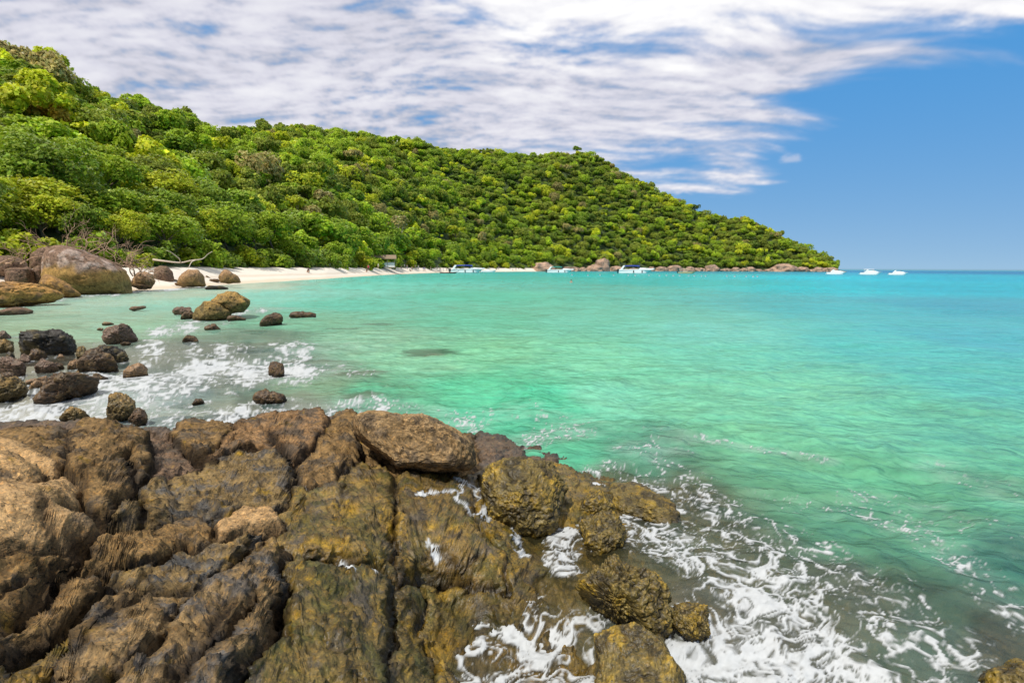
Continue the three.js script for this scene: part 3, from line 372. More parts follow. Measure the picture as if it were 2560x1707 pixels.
// ------------------------------------------------------------------ boulders and sea rocks, from an outline with real thickness
const icos = new Map();
const ico = (d) => { if (!icos.has(d)) { const g = new THREE.IcosahedronGeometry(1, d); g.deleteAttribute('uv'); g.deleteAttribute('normal'); icos.set(d, mergeVertices(g, 1e-4)); } return icos.get(d); };
const rockSpots = [], sunkSpots = [];   // footprints used for the foam
let rockSeed = 1;
const palettes = {
  big(y, H, n, n2) { const t = y / H; let c = t > 0.42 + 0.12 * n ? [0.20, 0.125, 0.085] : [0.33, 0.2, 0.075]; const k = ss(0.34, 0.46, t + 0.08 * n); c = [lerp(0.31, 0.205, k), lerp(0.185, 0.13, k), lerp(0.06, 0.09, k)]; if (t < 0.22) { const q = ss(0.22, 0.1, t + 0.05 * n); c = [lerp(c[0], 0.2, q), lerp(c[1], 0.15, q), lerp(c[2], 0.05, q)]; } const w = ss(0.18, 0.5, n2) * k; return c.map((v, i) => lerp(v, [0.42, 0.33, 0.28][i], w * 0.65)); },
  orange(y, H, n, n2) { const k = ss(-0.1, 0.5, n); return [lerp(0.36, 0.26, k), lerp(0.20, 0.15, k), lerp(0.06, 0.06, k)].map((v, i) => lerp(v, [0.12, 0.08, 0.05][i], ss(0.25, 0.5, n2) * 0.7)); },
  tan(y, H, n, n2) { const t = ss(0.15, 0.7, y / H + 0.1 * n); return [lerp(0.24, 0.34, t), lerp(0.15, 0.21, t), lerp(0.06, 0.11, t)].map((v, i) => lerp(v, [0.13, 0.095, 0.07][i], ss(0.2, 0.5, n2) * 0.6)); },
  dark(y, H, n, n2) { return [0.04, 0.035, 0.027].map((v, i) => lerp(v, [0.16, 0.12, 0.04][i], ss(0.2, 0.6, n) * 0.6)); },
  brown(y, H, n, n2) { return [0.115, 0.07, 0.036].map((v, i) => lerp(v, [0.19, 0.12, 0.045][i], ss(0, 0.5, n) * 0.7)).map((v, i) => lerp(v, [0.05, 0.04, 0.03][i], ss(0.1, 0.5, n2) * 0.7)); },
  olive(y, H, n, n2) { return [0.16, 0.115, 0.042].map((v, i) => lerp(v, [0.30, 0.19, 0.06][i], ss(0.5, 0.9, y / H + 0.25 * n))).map((v, i) => lerp(v, [0.06, 0.05, 0.03][i], ss(0.15, 0.5, n2) * 0.6)); },
  moss(y, H, n, n2) { return [0.15, 0.11, 0.03].map((v, i) => lerp(v, [0.31, 0.2, 0.018][i], ss(0.05, 0.6, n) * 0.7)).map((v, i) => lerp(v, [0.05, 0.038, 0.015][i], ss(-0.1, 0.4, n2) * 0.85)); },
  shelf(y, H, n, n2) { return [0.29, 0.19, 0.09].map((v, i) => lerp(v, [0.40, 0.27, 0.14][i], ss(0, 0.5, n) * 0.6)).map((v, i) => lerp(v, [0.08, 0.065, 0.05][i], ss(0.08, 0.45, n2) * 0.7)); },
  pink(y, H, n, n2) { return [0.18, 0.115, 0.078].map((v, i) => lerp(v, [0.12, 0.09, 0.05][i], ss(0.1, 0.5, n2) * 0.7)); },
};
function rock(name, label, category, pts, o = {}) {
  const { h = 0, thick = 0.8, pal = 'brown', detail = 12, sink = 0.35, rough = 0.06, facets = 5, box = 0.78, mat = mBoulder, group, back = 0.45, foam = 0.6, fine = 0.5 } = o, seed = rockSeed++ * 13.7, R = rng(rockSeed * 977);
  let cu = 0, cv = 0, vb = -1e9, u0 = 1e9, u1 = -1e9, v0 = 1e9; for (const [u, v] of pts) { u0 = Math.min(u0, u); u1 = Math.max(u1, u); v0 = Math.min(v0, v); vb = Math.max(vb, v); }
  cu = (u0 + u1) / 2; cv = lerp(v0, vb, 0.55);
  const P0 = o.at ? new THREE.Vector3(...o.at) : onPlane(cu, vb, h), d = ray(cu, cv), flat = new THREE.Vector3(d.x, 0, d.z).normalize();
  const t0 = P0.distanceTo(CAM), mpp = t0 / F0, D = thick * Math.min((u1 - u0), (vb - v0) * 2.2) * 0.5 * mpp;
  const ctr = CAM.clone().addScaledVector(d, (P0.clone().sub(CAM).dot(flat) + D * back) / d.dot(flat));
  const rt = new THREE.Vector3().crossVectors(d, new THREE.Vector3(0, 1, 0)).normalize(), up = o.lean ? flat.clone().multiplyScalar(Math.cos(o.lean)).add(new THREE.Vector3(0, Math.sin(o.lean), 0)) : new THREE.Vector3().crossVectors(rt, d).normalize(), nr = new THREE.Vector3().crossVectors(up, rt).normalize(), tc = ctr.distanceTo(CAM);
  const poly = pts.map(([u, v]) => { const q = ray(u, v); const s = tc * d.dot(nr) / q.dot(nr); q.multiplyScalar(s).sub(d.clone().multiplyScalar(tc)); return [q.dot(rt), q.dot(up)]; });
  const NA = 240, prof = new Float32Array(NA);
  for (let i = 0; i < NA; i++) { const a = i / NA * 2 * Math.PI, cx = Math.cos(a), sx = Math.sin(a); let best = 0;
    for (let k = 0, m = poly.length - 1; k < poly.length; m = k++) { const [ax, ay] = poly[m], [bx, by] = poly[k], ex = bx - ax, ey = by - ay, den = cx * ey - sx * ex; if (Math.abs(den) < 1e-12) continue; const t = (ax * ey - ay * ex) / den, s = (ax * sx - ay * cx) / den; if (t > 0 && s >= -0.001 && s <= 1.001) best = Math.max(best, t); }
    prof[i] = best; }
  const sm = prof.map((_, i) => { let s = 0; for (let k = -3; k <= 3; k++) s += prof[(i + k + NA) % NA]; return s / 7; });
  const width = (u1 - u0) * mpp, ht = (vb - v0) * mpp, size = Math.sqrt(width * ht);
  const g = ico(detail).clone(), pos = g.attributes.position, col = new Float32Array(pos.count * 3), uv = new Float32Array(pos.count * 2);
  const planes = []; for (let i = 0; i < facets; i++) { const n = new THREE.Vector3(R() * 2 - 1, R() * 1.6 - 0.5, R() * 2 - 1).normalize(); planes.push([n, (facets > 10 ? 0.62 : 0.72) + 0.24 * R()]); }
  const v = new THREE.Vector3(), w = new THREE.Vector3(), base = new THREE.Vector3(ctr.x, h, ctr.z);
  for (let i = 0; i < pos.count; i++) {
    v.fromBufferAttribute(pos, i);
    for (const [n, l] of planes) { const q = v.dot(n); if (q > l) v.addScaledVector(n, (l - q) * 0.85); }
    const a = (Math.atan2(v.y, v.x) / (2 * Math.PI) + 1) % 1 * NA, ia = Math.floor(a) % NA, f = a - Math.floor(a), rr = lerp(sm[ia], sm[(ia + 1) % NA], f), s = Math.min(1, Math.hypot(v.x, v.y)), k = Math.pow(s, box) * rr / Math.max(s, 1e-6);
    let px = v.x * k, py = v.y * k; if (py < 0) py *= 1 + sink;
    const pz = Math.sign(v.z) * Math.pow(Math.abs(v.z), 0.85) * D;
    w.copy(ctr).addScaledVector(rt, px).addScaledVector(up, py).addScaledVector(nr, pz);
    const q = 2.2 / size, n = fbm3(w.x * q + seed, w.y * q, w.z * q, 5, 0.52), rg = 1 - Math.abs(fbm3(w.x * q * 1.3 + seed, w.y * q * 2.0, w.z * q * 1.3 + 5, 3)) * 2.6, nf = fbm3(w.x * q * 5, w.y * q * 5 + seed, w.z * q * 5, 4, 0.6);
    const inward = w.clone().sub(ctr).normalize(); w.addScaledVector(inward, size * rough * (1.1 * n - 0.55 * Math.pow(clamp(rg, 0, 1), 5) + fine * 0.6 * nf));
    if (o.tweak) o.tweak(w, ctr, size);
    const y = w.y - h; let c = palettes[pal](Math.max(0, y), Math.max(0.05, ht), n * 1.6, fbm3(w.x * q * 1.7, w.y * q * 1.7, w.z * q * 1.7 + seed, 4, 0.6) * 1.5);
    const sp = (1 + 0.45 * nf) * (1 + 0.5 * fine * N3(w.x * 45, w.y * 45, w.z * 45) * (size < 2.5 ? 1 : 0)); const wet = o.dry ? 0 : ss(0.12 + 0.03 * size, 0.0, w.y + 0.05 * n); c = c.map((x) => Math.max(0.004, x * sp * lerp(1, 0.5, wet) * (mat === mBoulder ? 1.5 : 1.2))); const joint = Math.pow(clamp(rg, 0, 1), 9) * 0.6; c = c.map((x) => x * (1 - joint));
    w.sub(base); pos.setXYZ(i, w.x, w.y, w.z); col.set(c, i * 3); uv.set([w.x * 0.8 + w.z * 0.45, w.y * 0.9 + w.z * 0.55 - w.x * 0.2], i * 2);
  }
  g.setAttribute('color', new THREE.BufferAttribute(col, 3)); g.setAttribute('uv', new THREE.BufferAttribute(uv, 2)); g.computeVertexNormals();
  if (o.flat) { for (let i = 0; i < pos.count; i++) pos.setY(i, pos.getY(i) * o.flat); g.computeVertexNormals(); }
  if (name === 'sunken_rock') { let top = -9; for (let i = 0; i < pos.count; i++) top = Math.max(top, pos.getY(i)); for (let i = 0; i < pos.count; i++) pos.setY(i, (pos.getY(i) - top) * 0.6); base.y = -0.04; g.computeVertexNormals(); sunkSpots.push([ctr.x, ctr.z, rt.x, rt.z, width * 0.55, Math.max(D, 0.3)]); }
  const m = shade(new THREE.Mesh(boxUV(g), mat)); m.position.copy(base); add(m, name, label, category, group);
  if (foam > 0 && h < 0.3) rockSpots.push([ctr.x, ctr.z, rt.x, rt.z, width * 0.5, Math.max(D * 0.8, 0.1), foam]);
  return m;
}
const q2 = (a) => a.map(([x, y]) => [x / 3.136, 560 + y / 3.136]), q4 = (a) => a.map(([x, y]) => [x / 4.356, 720 + y / 4.356]), q5 = (a) => a.map(([x, y]) => [400 + x / 2.94, 700 + y / 2.94]), q3 = (a) => a.map((q) => c3(...q)), qr = (a) => a.map(([x, y]) => [1280 + x / 1.8234, 847 + y / 1.8234]);

// boulders at the head of the beach
rock('boulder', 'huge brown granite boulder with a pale streaked crown and ochre foot beside the shallows', 'boulder', q2([[325, 420], [330, 300], [345, 220], [420, 162], [520, 165], [640, 200], [760, 240], [880, 300], [985, 370], [1020, 430], [1020, 500], [1062, 528], [850, 538], [660, 535], [480, 500]]), { pal: 'big', detail: 44, rough: 0.022, facets: 3, thick: 0.9, h: 0.15, dry: true, box: 0.7, foam: 0.25, back: 0.7 });
rock('boulder', 'orange leaning boulder with dark stripes against the foot of the huge boulder', 'boulder', q2([[303, 470], [318, 402], [355, 385], [430, 410], [520, 460], [620, 520], [678, 548], [560, 562], [420, 530]]), { pal: 'orange', detail: 26, rough: 0.03, h: 0.15, foam: 0.2, dry: true });
rock('boulder', 'low orange rock slab with long horizontal cracks at the left edge of the shallows', 'boulder', q2([[-320, 480], [-100, 466], [0, 463], [130, 460], [280, 470], [420, 510], [525, 552], [440, 592], [300, 612], [150, 628], [0, 630], [-300, 640]]), { pal: 'orange', detail: 34, rough: 0.05, h: 0.05, foam: 0.4, dry: true, tweak: (w, c, s) => { const k = Math.abs(((w.y + 0.12 * N2(w.x * 0.5, w.z * 0.5)) * 1.05 + 0.25) % 1 - 0.5); if (k < 0.1) { w.x -= (w.x - c.x) * 0.05 * (1 - k / 0.1); w.z -= (w.z - c.z) * 0.12 * (1 - k / 0.1); } } });
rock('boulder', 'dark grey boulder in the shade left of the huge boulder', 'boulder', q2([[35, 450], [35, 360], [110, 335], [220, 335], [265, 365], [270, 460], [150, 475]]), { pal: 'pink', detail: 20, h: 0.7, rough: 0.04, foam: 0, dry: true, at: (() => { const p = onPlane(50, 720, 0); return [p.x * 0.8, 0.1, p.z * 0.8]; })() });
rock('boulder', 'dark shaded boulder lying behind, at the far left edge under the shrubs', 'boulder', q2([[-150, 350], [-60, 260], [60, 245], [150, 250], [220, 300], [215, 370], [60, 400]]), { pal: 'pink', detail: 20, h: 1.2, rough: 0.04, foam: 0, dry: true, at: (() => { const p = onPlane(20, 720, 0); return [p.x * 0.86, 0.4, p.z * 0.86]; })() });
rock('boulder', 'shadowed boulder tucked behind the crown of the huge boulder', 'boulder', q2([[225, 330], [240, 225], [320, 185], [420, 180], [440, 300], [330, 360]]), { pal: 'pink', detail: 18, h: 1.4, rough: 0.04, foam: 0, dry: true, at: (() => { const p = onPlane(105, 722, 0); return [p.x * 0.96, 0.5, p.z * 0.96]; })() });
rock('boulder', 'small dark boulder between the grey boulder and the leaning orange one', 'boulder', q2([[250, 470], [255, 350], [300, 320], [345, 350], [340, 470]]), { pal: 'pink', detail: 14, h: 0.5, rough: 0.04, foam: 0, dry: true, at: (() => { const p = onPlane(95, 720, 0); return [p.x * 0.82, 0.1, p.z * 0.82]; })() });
rock('boulder', 'pointed grey brown rock below the dead bush right of the huge boulder', 'boulder', q2([[1005, 400], [1012, 340], [1040, 325], [1080, 350], [1130, 385], [1100, 420], [1030, 440]]), { pal: 'pink', detail: 14, h: 1.2, foam: 0, dry: true, at: (() => { const p = onPlane(340, 712, 0); return [p.x * 1.06, 1.2, p.z * 1.06]; })() });
rock('boulder', 'split tan rock with a ledge next to the huge boulder', 'boulder', q2([[1025, 470], [1050, 395], [1130, 376], [1195, 388], [1215, 440], [1190, 495], [1090, 495]]), { pal: 'tan', detail: 16, h: 0.35, foam: 0.2, dry: true });
rock('boulder', 'brown rounded rock behind the smooth egg boulder on the sand', 'boulder', q2([[1095, 400], [1110, 330], [1170, 312], [1240, 320], [1260, 400], [1180, 430]]), { pal: 'pink', detail: 14, h: 1.3, foam: 0, dry: true, at: (() => { const p = onPlane(375, 709, 0); return [p.x * 1.15, 1.3, p.z * 1.15]; })() });
rock('boulder', 'smooth egg shaped grey boulder on the sand', 'boulder', q2([[1195, 430], [1212, 350], [1250, 326], [1310, 330], [1352, 370], [1366, 425], [1345, 455], [1230, 460]]), { pal: 'pink', detail: 18, h: 0.5, foam: 0, dry: true, rough: 0.02, facets: 2 });
rock('boulder', 'blocky orange topped boulder standing where the sand meets the water', 'boulder', q2([[1385, 455], [1420, 390], [1470, 357], [1555, 360], [1598, 405], [1612, 472], [1430, 478]]), { pal: 'tan', detail: 18, h: 0.35, foam: 0.3, dry: true, rough: 0.04 });
rock('boulder', 'lone tan boulder with a pointed top on open sand, rightmost of the beach boulders', 'boulder', q2([[1708, 415], [1738, 372], [1772, 349], [1822, 378], [1872, 412], [1887, 446], [1780, 452], [1730, 446]]), { pal: 'tan', detail: 18, h: 0.5, foam: 0, dry: true, rough: 0.04 });
for (const [a, l] of [[[[1205, 475], [1240, 430], [1320, 425], [1400, 440], [1385, 475]], 'low brown rock in front of the smooth egg boulder'], [[[1010, 490], [1040, 465], [1130, 470], [1215, 490], [1130, 505]], 'flat wet rock at the foot of the split tan rock'], [[[1595, 430], [1620, 402], [1655, 425], [1660, 450], [1600, 455]], 'small dark rock right behind the blocky orange topped boulder'], [[[1620, 458], [1650, 430], [1710, 430], [1728, 452]], 'low brown rock between the blocky boulder and the lone tan boulder'], [[[1360, 475], [1380, 455], [1500, 462], [1610, 470], [1600, 482], [1400, 484]], 'flat brown ledge under the blocky orange topped boulder']])
  rock('beach_rock', l, 'rock', q2(a), { pal: 'brown', detail: 10, h: 0.25, foam: 0.1 });
rock('sea_rock', 'flat grey rock lying at the swash line below the lone tan boulder', 'rock', q2([[1588, 510], [1640, 480], [1740, 486], [1812, 506], [1700, 514]]), { pal: 'dark', detail: 12, foam: 0.3 });
rock('sea_rock', 'flat pinkish rock barely above calm shallow water', 'rock', q2([[1003, 668], [1035, 646], [1140, 640], [1148, 660], [1050, 678]]), { pal: 'pink', detail: 10, foam: 0.3 });
rock('sea_rock', 'low purple brown ledge awash in foam at the left edge of the shallows', 'rock', q2([[-200, 720], [-60, 680], [60, 660], [190, 652], [290, 690], [120, 712]]), { pal: 'pink', detail: 14, foam: 0.6, h: -0.05 });
// the pair of rocks standing in the water
rock('sea_rock', 'big olive rock in the water, lower half of the leaning pair', 'rock', q5([[235, 280], [265, 212], [325, 150], [382, 155], [455, 182], [545, 235], [500, 272], [400, 288], [300, 290]]), { pal: 'olive', detail: 26, rough: 0.05 });
rock('sea_rock', 'golden brown overhanging rock leaning on the big olive rock', 'rock', q5([[372, 158], [420, 105], [490, 85], [560, 88], [612, 120], [662, 150], [655, 195], [610, 232], [500, 245], [440, 195]]), { pal: 'olive', detail: 26, rough: 0.05, sink: 0.05, at: (() => { const p = onPlane(575, 796, 0); return [p.x, 0, p.z]; })(), foam: 0.5 });
// rocks in the surf: [coordinates, label, palette]
for (const [a, l, pal, det] of [
  [q5([[82, 252], [95, 217], [180, 206], [250, 212], [242, 252], [150, 258]]), 'flat brown rock just left of the leaning pair in the water', 'pink', 12],
  [q5([[148, 282], [160, 240], [240, 238], [268, 282]]), 'small dark rock at the left foot of the leaning pair', 'brown', 12],
  [q5([[468, 297], [500, 270], [560, 264], [652, 292]]), 'low brown rock with foam right below the leaning pair', 'brown', 12],
  [q5([[728, 328], [760, 280], [830, 262], [905, 270], [922, 312], [800, 332]]), 'brown flat topped rock in foam right of the leaning pair', 'brown', 16],
  [q5([[945, 268], [960, 241], [1060, 238], [1152, 248], [1155, 272], [1040, 276]]), 'long flat rock farthest right of those above the surf', 'brown', 14],
  [q5([[318, 368], [340, 336], [400, 334], [452, 364], [390, 374]]), 'small ochre rock washed by white foam below the leaning pair', 'brown', 12],
  [q5([[155, 455], [215, 408], [268, 428], [292, 458]]), 'small conical brown rock alone in the grey surf', 'brown', 12],
  [q5([[796, 680], [806, 618], [858, 603], [908, 628], [918, 690], [860, 702]]), 'round reddish brown rock at the edge of green water', 'brown', 16],
  [q5([[678, 885], [705, 832], [768, 814], [805, 850], [945, 872], [905, 905], [760, 912]]), 'jagged dark brown rock with a low tail in the surf', 'brown', 18],
  [q5([[232, 915], [258, 880], [322, 878], [338, 910]]), 'small rounded brown rock amid white foam streaks', 'brown', 12],
  [q4([[160, 700], [165, 620], [212, 570], [400, 520], [630, 495], [745, 530], [832, 592], [822, 655], [790, 725], [560, 748], [330, 738], [190, 720]]), 'large flat black rock slab with an overhanging dark edge', 'dark', 24],
  [q4([[822, 745], [835, 640], [930, 628], [945, 700], [930, 760]]), 'upright small block right of the flat black slab', 'olive', 12],
  [q4([[1020, 760], [1050, 700], [1100, 660], [1200, 645], [1325, 658], [1400, 735], [1430, 785], [1380, 805], [1180, 800]]), 'smooth black dome shaped rock in the surf', 'dark', 20],
  [q4([[775, 910], [858, 832], [900, 772], [1000, 730], [1090, 718], [1152, 770], [1205, 822], [1302, 838], [1350, 892], [1200, 912], [1000, 916]]), 'brown rock with a pale rim in front of the black dome', 'brown', 22],
  [q4([[728, 882], [750, 820], [830, 783], [872, 830], [825, 878]]), 'small ochre rock left of the brown rock with a pale rim', 'tan', 12],
  [q4([[1112, 590], [1125, 505], [1180, 453], [1250, 470], [1332, 430], [1412, 448], [1485, 520], [1515, 560], [1350, 588], [1200, 598]]), 'two humped pinkish brown rock in calm pale water', 'pink', 20],
  [q4([[1295, 965], [1400, 888], [1540, 858], [1625, 888], [1605, 945], [1400, 978]]), 'low rusty orange rock lapped by white surf', 'tan', 14],
  [q4([[335, 1232], [440, 1145], [520, 1050], [600, 1000], [760, 983], [980, 972], [1085, 1020], [1105, 1062], [1000, 1105], [760, 1185], [600, 1228], [430, 1240]]), 'long low brown rock beside the broad white foam stream', 'brown', 24],
  [q4([[975, 940], [1100, 976], [1225, 1000], [1100, 1018], [1000, 990]]), 'thin sharp brown rock off the end of the long low rock', 'brown', 10],
  [q4([[285, 1130], [300, 1080], [400, 1040], [540, 1008], [560, 1090], [400, 1125]]), 'flat ochre rock left of the long low brown rock', 'tan', 14],
  [q4([[-150, 1130], [0, 1058], [150, 1028], [290, 1090], [305, 1150], [200, 1195], [100, 1222], [-150, 1240]]), 'dark mossy layered rock at the left edge of the surf', 'olive', 20],
  [q4([[-60, 820], [0, 770], [45, 763], [150, 800], [305, 902], [290, 945], [200, 965], [100, 925], [0, 885]]), 'smooth pink brown rock sloping down to the right at the left edge', 'pink', 18],
  [q4([[372, 910], [388, 820], [440, 788], [560, 840], [645, 885], [500, 922]]), 'grey brown wedge rock below the flat black slab', 'pink', 14],
  [q4([[195, 815], [215, 750], [262, 718], [332, 758], [338, 825], [220, 830]]), 'grey rounded stone under the left end of the flat black slab', 'pink', 12],
  [q4([[52, 790], [62, 735], [100, 708], [170, 748], [178, 795]]), 'small blue grey stone at the left below the flat black slab', 'dark', 10],
  [q4([[-100, 560], [0, 500], [62, 486], [112, 530], [115, 562], [0, 575]]), 'reddish rock at the far left edge above the flat black slab', 'pink', 12],
  [q4([[-120, 690], [-20, 610], [80, 590], [165, 592], [170, 690], [0, 705]]), 'ochre brown rock left of the flat black slab', 'olive', 14],
  [q4([[290, 790], [320, 690], [420, 690], [520, 730], [480, 790]]), 'reddish brown stone in the shade of the flat black slab', 'brown', 12],
  [q4([[560, 870], [600, 830], [690, 830], [710, 865], [620, 885]]), 'small wet stone between the wedge rock and the ochre rock', 'brown', 10],
  [q4([[620, 770], [640, 735], [700, 740], [705, 775]]), 'tiny ochre stone beneath the right end of the flat black slab', 'tan', 8],
  [q4([[70, 1035], [110, 985], [180, 978], [245, 1020], [210, 1050]]), 'flat green mossy rock above the dark layered rock', 'olive', 12],
  [q4([[240, 1060], [260, 1020], [340, 1000], [440, 1010], [430, 1050]]), 'flat yellowish stone right of the green mossy rock', 'tan', 10],
  [q4([[0, 1000], [10, 950], [100, 930], [190, 960], [180, 990]]), 'brown wet ledge below the smooth pink brown rock', 'brown', 10],
  [q4([[1105, 1395], [1150, 1310], [1188, 1210], [1240, 1152], [1292, 1148], [1402, 1198], [1472, 1268], [1515, 1355], [1420, 1410], [1250, 1410]]), 'tall egg shaped brown rock nearest the outcrop', 'olive', 24],
  [q4([[1375, 1440], [1450, 1352], [1540, 1328], [1592, 1368], [1605, 1450], [1500, 1475]]), 'dark wet rock leaning against the right side of the tall egg shaped rock', 'brown', 18],
  [q4([[640, 1450], [690, 1355], [775, 1320], [862, 1328], [1010, 1392], [940, 1440], [800, 1455]]), 'rounded brown rock left of the tall egg shaped rock', 'olive', 20],
  [q4([[1100, 392], [1130, 375], [1210, 378], [1250, 392], [1160, 404]]), 'tiny ochre rock above the two humped rock in pale water', 'tan', 8],
  [q4([[1040, 455], [1070, 440], [1130, 442], [1120, 460]]), 'tiniest ochre stone left above the two humped rock', 'tan', 8],
  [q4([[1300, 612], [1340, 592], [1440, 602], [1400, 622]]), 'thin dark stone below the right hump of the two humped rock', 'brown', 8],
]) rock('sea_rock', l, 'rock', a, { pal, detail: det, rough: 0.07, mat: mWetRock, fine: 1.0, lean: 0.78, facets: 11 });
// under water
for (const [a, l] of [
  [[[540, 485], [620, 440], [760, 445], [905, 480], [760, 505], [620, 510]], 'sunken olive rock beside the grey surf'], [[[910, 560], [960, 535], [1100, 570], [1330, 600], [1200, 625], [1040, 600]], 'long dark sunken rock trailing into green water'], [[[1225, 370], [1300, 345], [1400, 350], [1460, 372], [1330, 384]], 'sunken brown rock out beyond the flat rocks'],
  [[[1478, 345], [1530, 320], [1640, 322], [1725, 335], [1600, 350]], 'farthest sunken flat rock in the green water'], [[[1775, 560], [1900, 480], [1980, 400], [2080, 400], [2170, 540], [2000, 570]], 'large sunken brown rock alone in the middle of the green water'], [[[1280, 710], [1360, 670], [1560, 640], [1680, 690], [1500, 730]], 'wide pale sunken rock nearer the outcrop'],
  [[[1330, 890], [1440, 830], [1560, 840], [1620, 890], [1450, 920]], 'sunken dark rock just behind the outcrop'], [[[560, 360], [680, 335], [800, 350], [720, 385]], 'sunken grey rock below the flat topped rock in foam'], [[[230, 590], [300, 545], [400, 560], [450, 610], [330, 630]], 'sunken dark rock under the surf left of the reddish rock'],
]) rock('sunken_rock', l, 'rock', q5(a), { pal: 'brown', detail: 14, h: -0.12, foam: 0, thick: 1.0, rough: 0.09, mat: mWetRock });
// loose and standing rocks on the outcrop
rock('boulder', 'oval flat boulder perched on top of the outcrop with a dark gap beneath', 'boulder', q3([[1612, 420], [1618, 352], [1680, 325], [1760, 330], [1830, 348], [1920, 346], [2000, 378], [2080, 412], [2148, 462], [2168, 530], [2160, 590], [2110, 602], [1990, 605], [1810, 590], [1705, 520], [1645, 465]]), { pal: 'shelf', detail: 48, rough: 0.03, thick: 0.95, h: 0.5, dry: true, mat: mDryRock, foam: 0, sink: 0.0, facets: 4, box: 0.62, back: 0.9, fine: 1.2 });
rock('sea_rock', 'mossy golden rock standing right of the oval boulder at the water edge', 'rock', [[1180, 1235], [1198, 1165], [1235, 1145], [1275, 1138], [1335, 1155], [1400, 1168], [1426, 1200], [1432, 1265], [1405, 1305], [1300, 1300], [1220, 1270]], { pal: 'moss', detail: 44, rough: 0.05, h: 0.06, lean: 0.48, thick: 0.5, facets: 14, mat: mWetRock, foam: 0.4, fine: 1.2, box: 0.65 });
rock('sea_rock', 'small mossy rock with foam pouring past, right of the mossy golden rock', 'rock', qr([[285, 800], [350, 702], [400, 688], [458, 715], [485, 790], [400, 815]]), { pal: 'moss', detail: 24, rough: 0.06, lean: 0.7, facets: 14, mat: mWetRock, foam: 0.6, fine: 1.2 });
rock('sea_rock', 'low mossy rock ringed by foam in the gap of the outcrop', 'rock', qr([[300, 860], [400, 800], [480, 800], [540, 870], [520, 960], [400, 985], [330, 950]]), { pal: 'moss', detail: 28, rough: 0.06, h: -0.04, lean: 0.5, facets: 14, mat: mWetRock, foam: 0.5, fine: 1.2 });
rock('sea_rock', 'jagged golden mossy rock rising between pool and swash', 'rock', qr([[255, 1125], [300, 1080], [345, 1055], [400, 1062], [432, 1005], [470, 1000], [505, 1050], [560, 1062], [620, 1072], [700, 1140], [735, 1195], [735, 1290], [650, 1335], [560, 1285], [400, 1225]]), { pal: 'moss', detail: 52, rough: 0.05, lean: 0.7, thick: 0.65, mat: mWetRock, foam: 0.5, fine: 1.6, box: 0.75, facets: 14 });
rock('sea_rock', 'small dark golden rock at the right end of the jagged mossy rock', 'rock', qr([[715, 1300], [725, 1205], [800, 1192], [900, 1240], [915, 1345], [800, 1358]]), { pal: 'moss', detail: 30, rough: 0.06, lean: 0.6, facets: 14, mat: mWetRock, foam: 0.5, fine: 1.4 });
rock('sea_rock', 'flat topped mossy block at the bottom edge beside the white water', 'rock', qr([[355, 1600], [362, 1375], [450, 1332], [620, 1330], [722, 1370], [800, 1590], [820, 1700], [360, 1700]]), { pal: 'moss', detail: 50, rough: 0.03, lean: 0.5, mat: mWetRock, foam: 0.3, thick: 0.7, box: 0.66, fine: 1.2, facets: 14, at: (() => { const p = onPlane(1590, 1750, 0.0); return [p.x, 0, p.z]; })() });
rock('sea_rock', 'dark brown rock half under water with foam veins, beyond the gap', 'rock', qr([[440, 700], [455, 630], [560, 622], [680, 680], [785, 800], [730, 840], [600, 800], [500, 780]]), { pal: 'moss', detail: 28, rough: 0.08, h: -0.12, lean: 0.3, thick: 0.4, mat: mWetRock, foam: 0.5, flat: 0.7 });
rock('sea_rock', 'wet brown rock in the bottom right corner', 'rock', [[2440, 1720], [2470, 1670], [2540, 1655], [2620, 1680], [2640, 1760], [2480, 1760]], { pal: 'moss', detail: 22, rough: 0.08, mat: mWetRock, foam: 0.6 });
rock('sunken_rock', 'sunken brown rock at the right edge of the green water', 'rock', [[2440, 1250], [2500, 1190], [2600, 1180], [2700, 1230], [2600, 1270]], { pal: 'brown', detail: 14, h: -0.18, foam: 0, mat: mWetRock });
rock('sunken_rock', 'broad sunken brown rock beyond the swash', 'rock', [[1720, 1220], [1760, 1160], [1860, 1165], [2000, 1230], [1980, 1265], [1840, 1260]], { pal: 'brown', detail: 14, h: -0.2, foam: 0, mat: mWetRock });

// ------------------------------------------------------------------ sea and foam
const azm = (u, v) => { const p = onPlane(u, v, 0); return [Math.atan2(p.x, -p.z), Math.log(Math.hypot(p.x, p.z))]; };
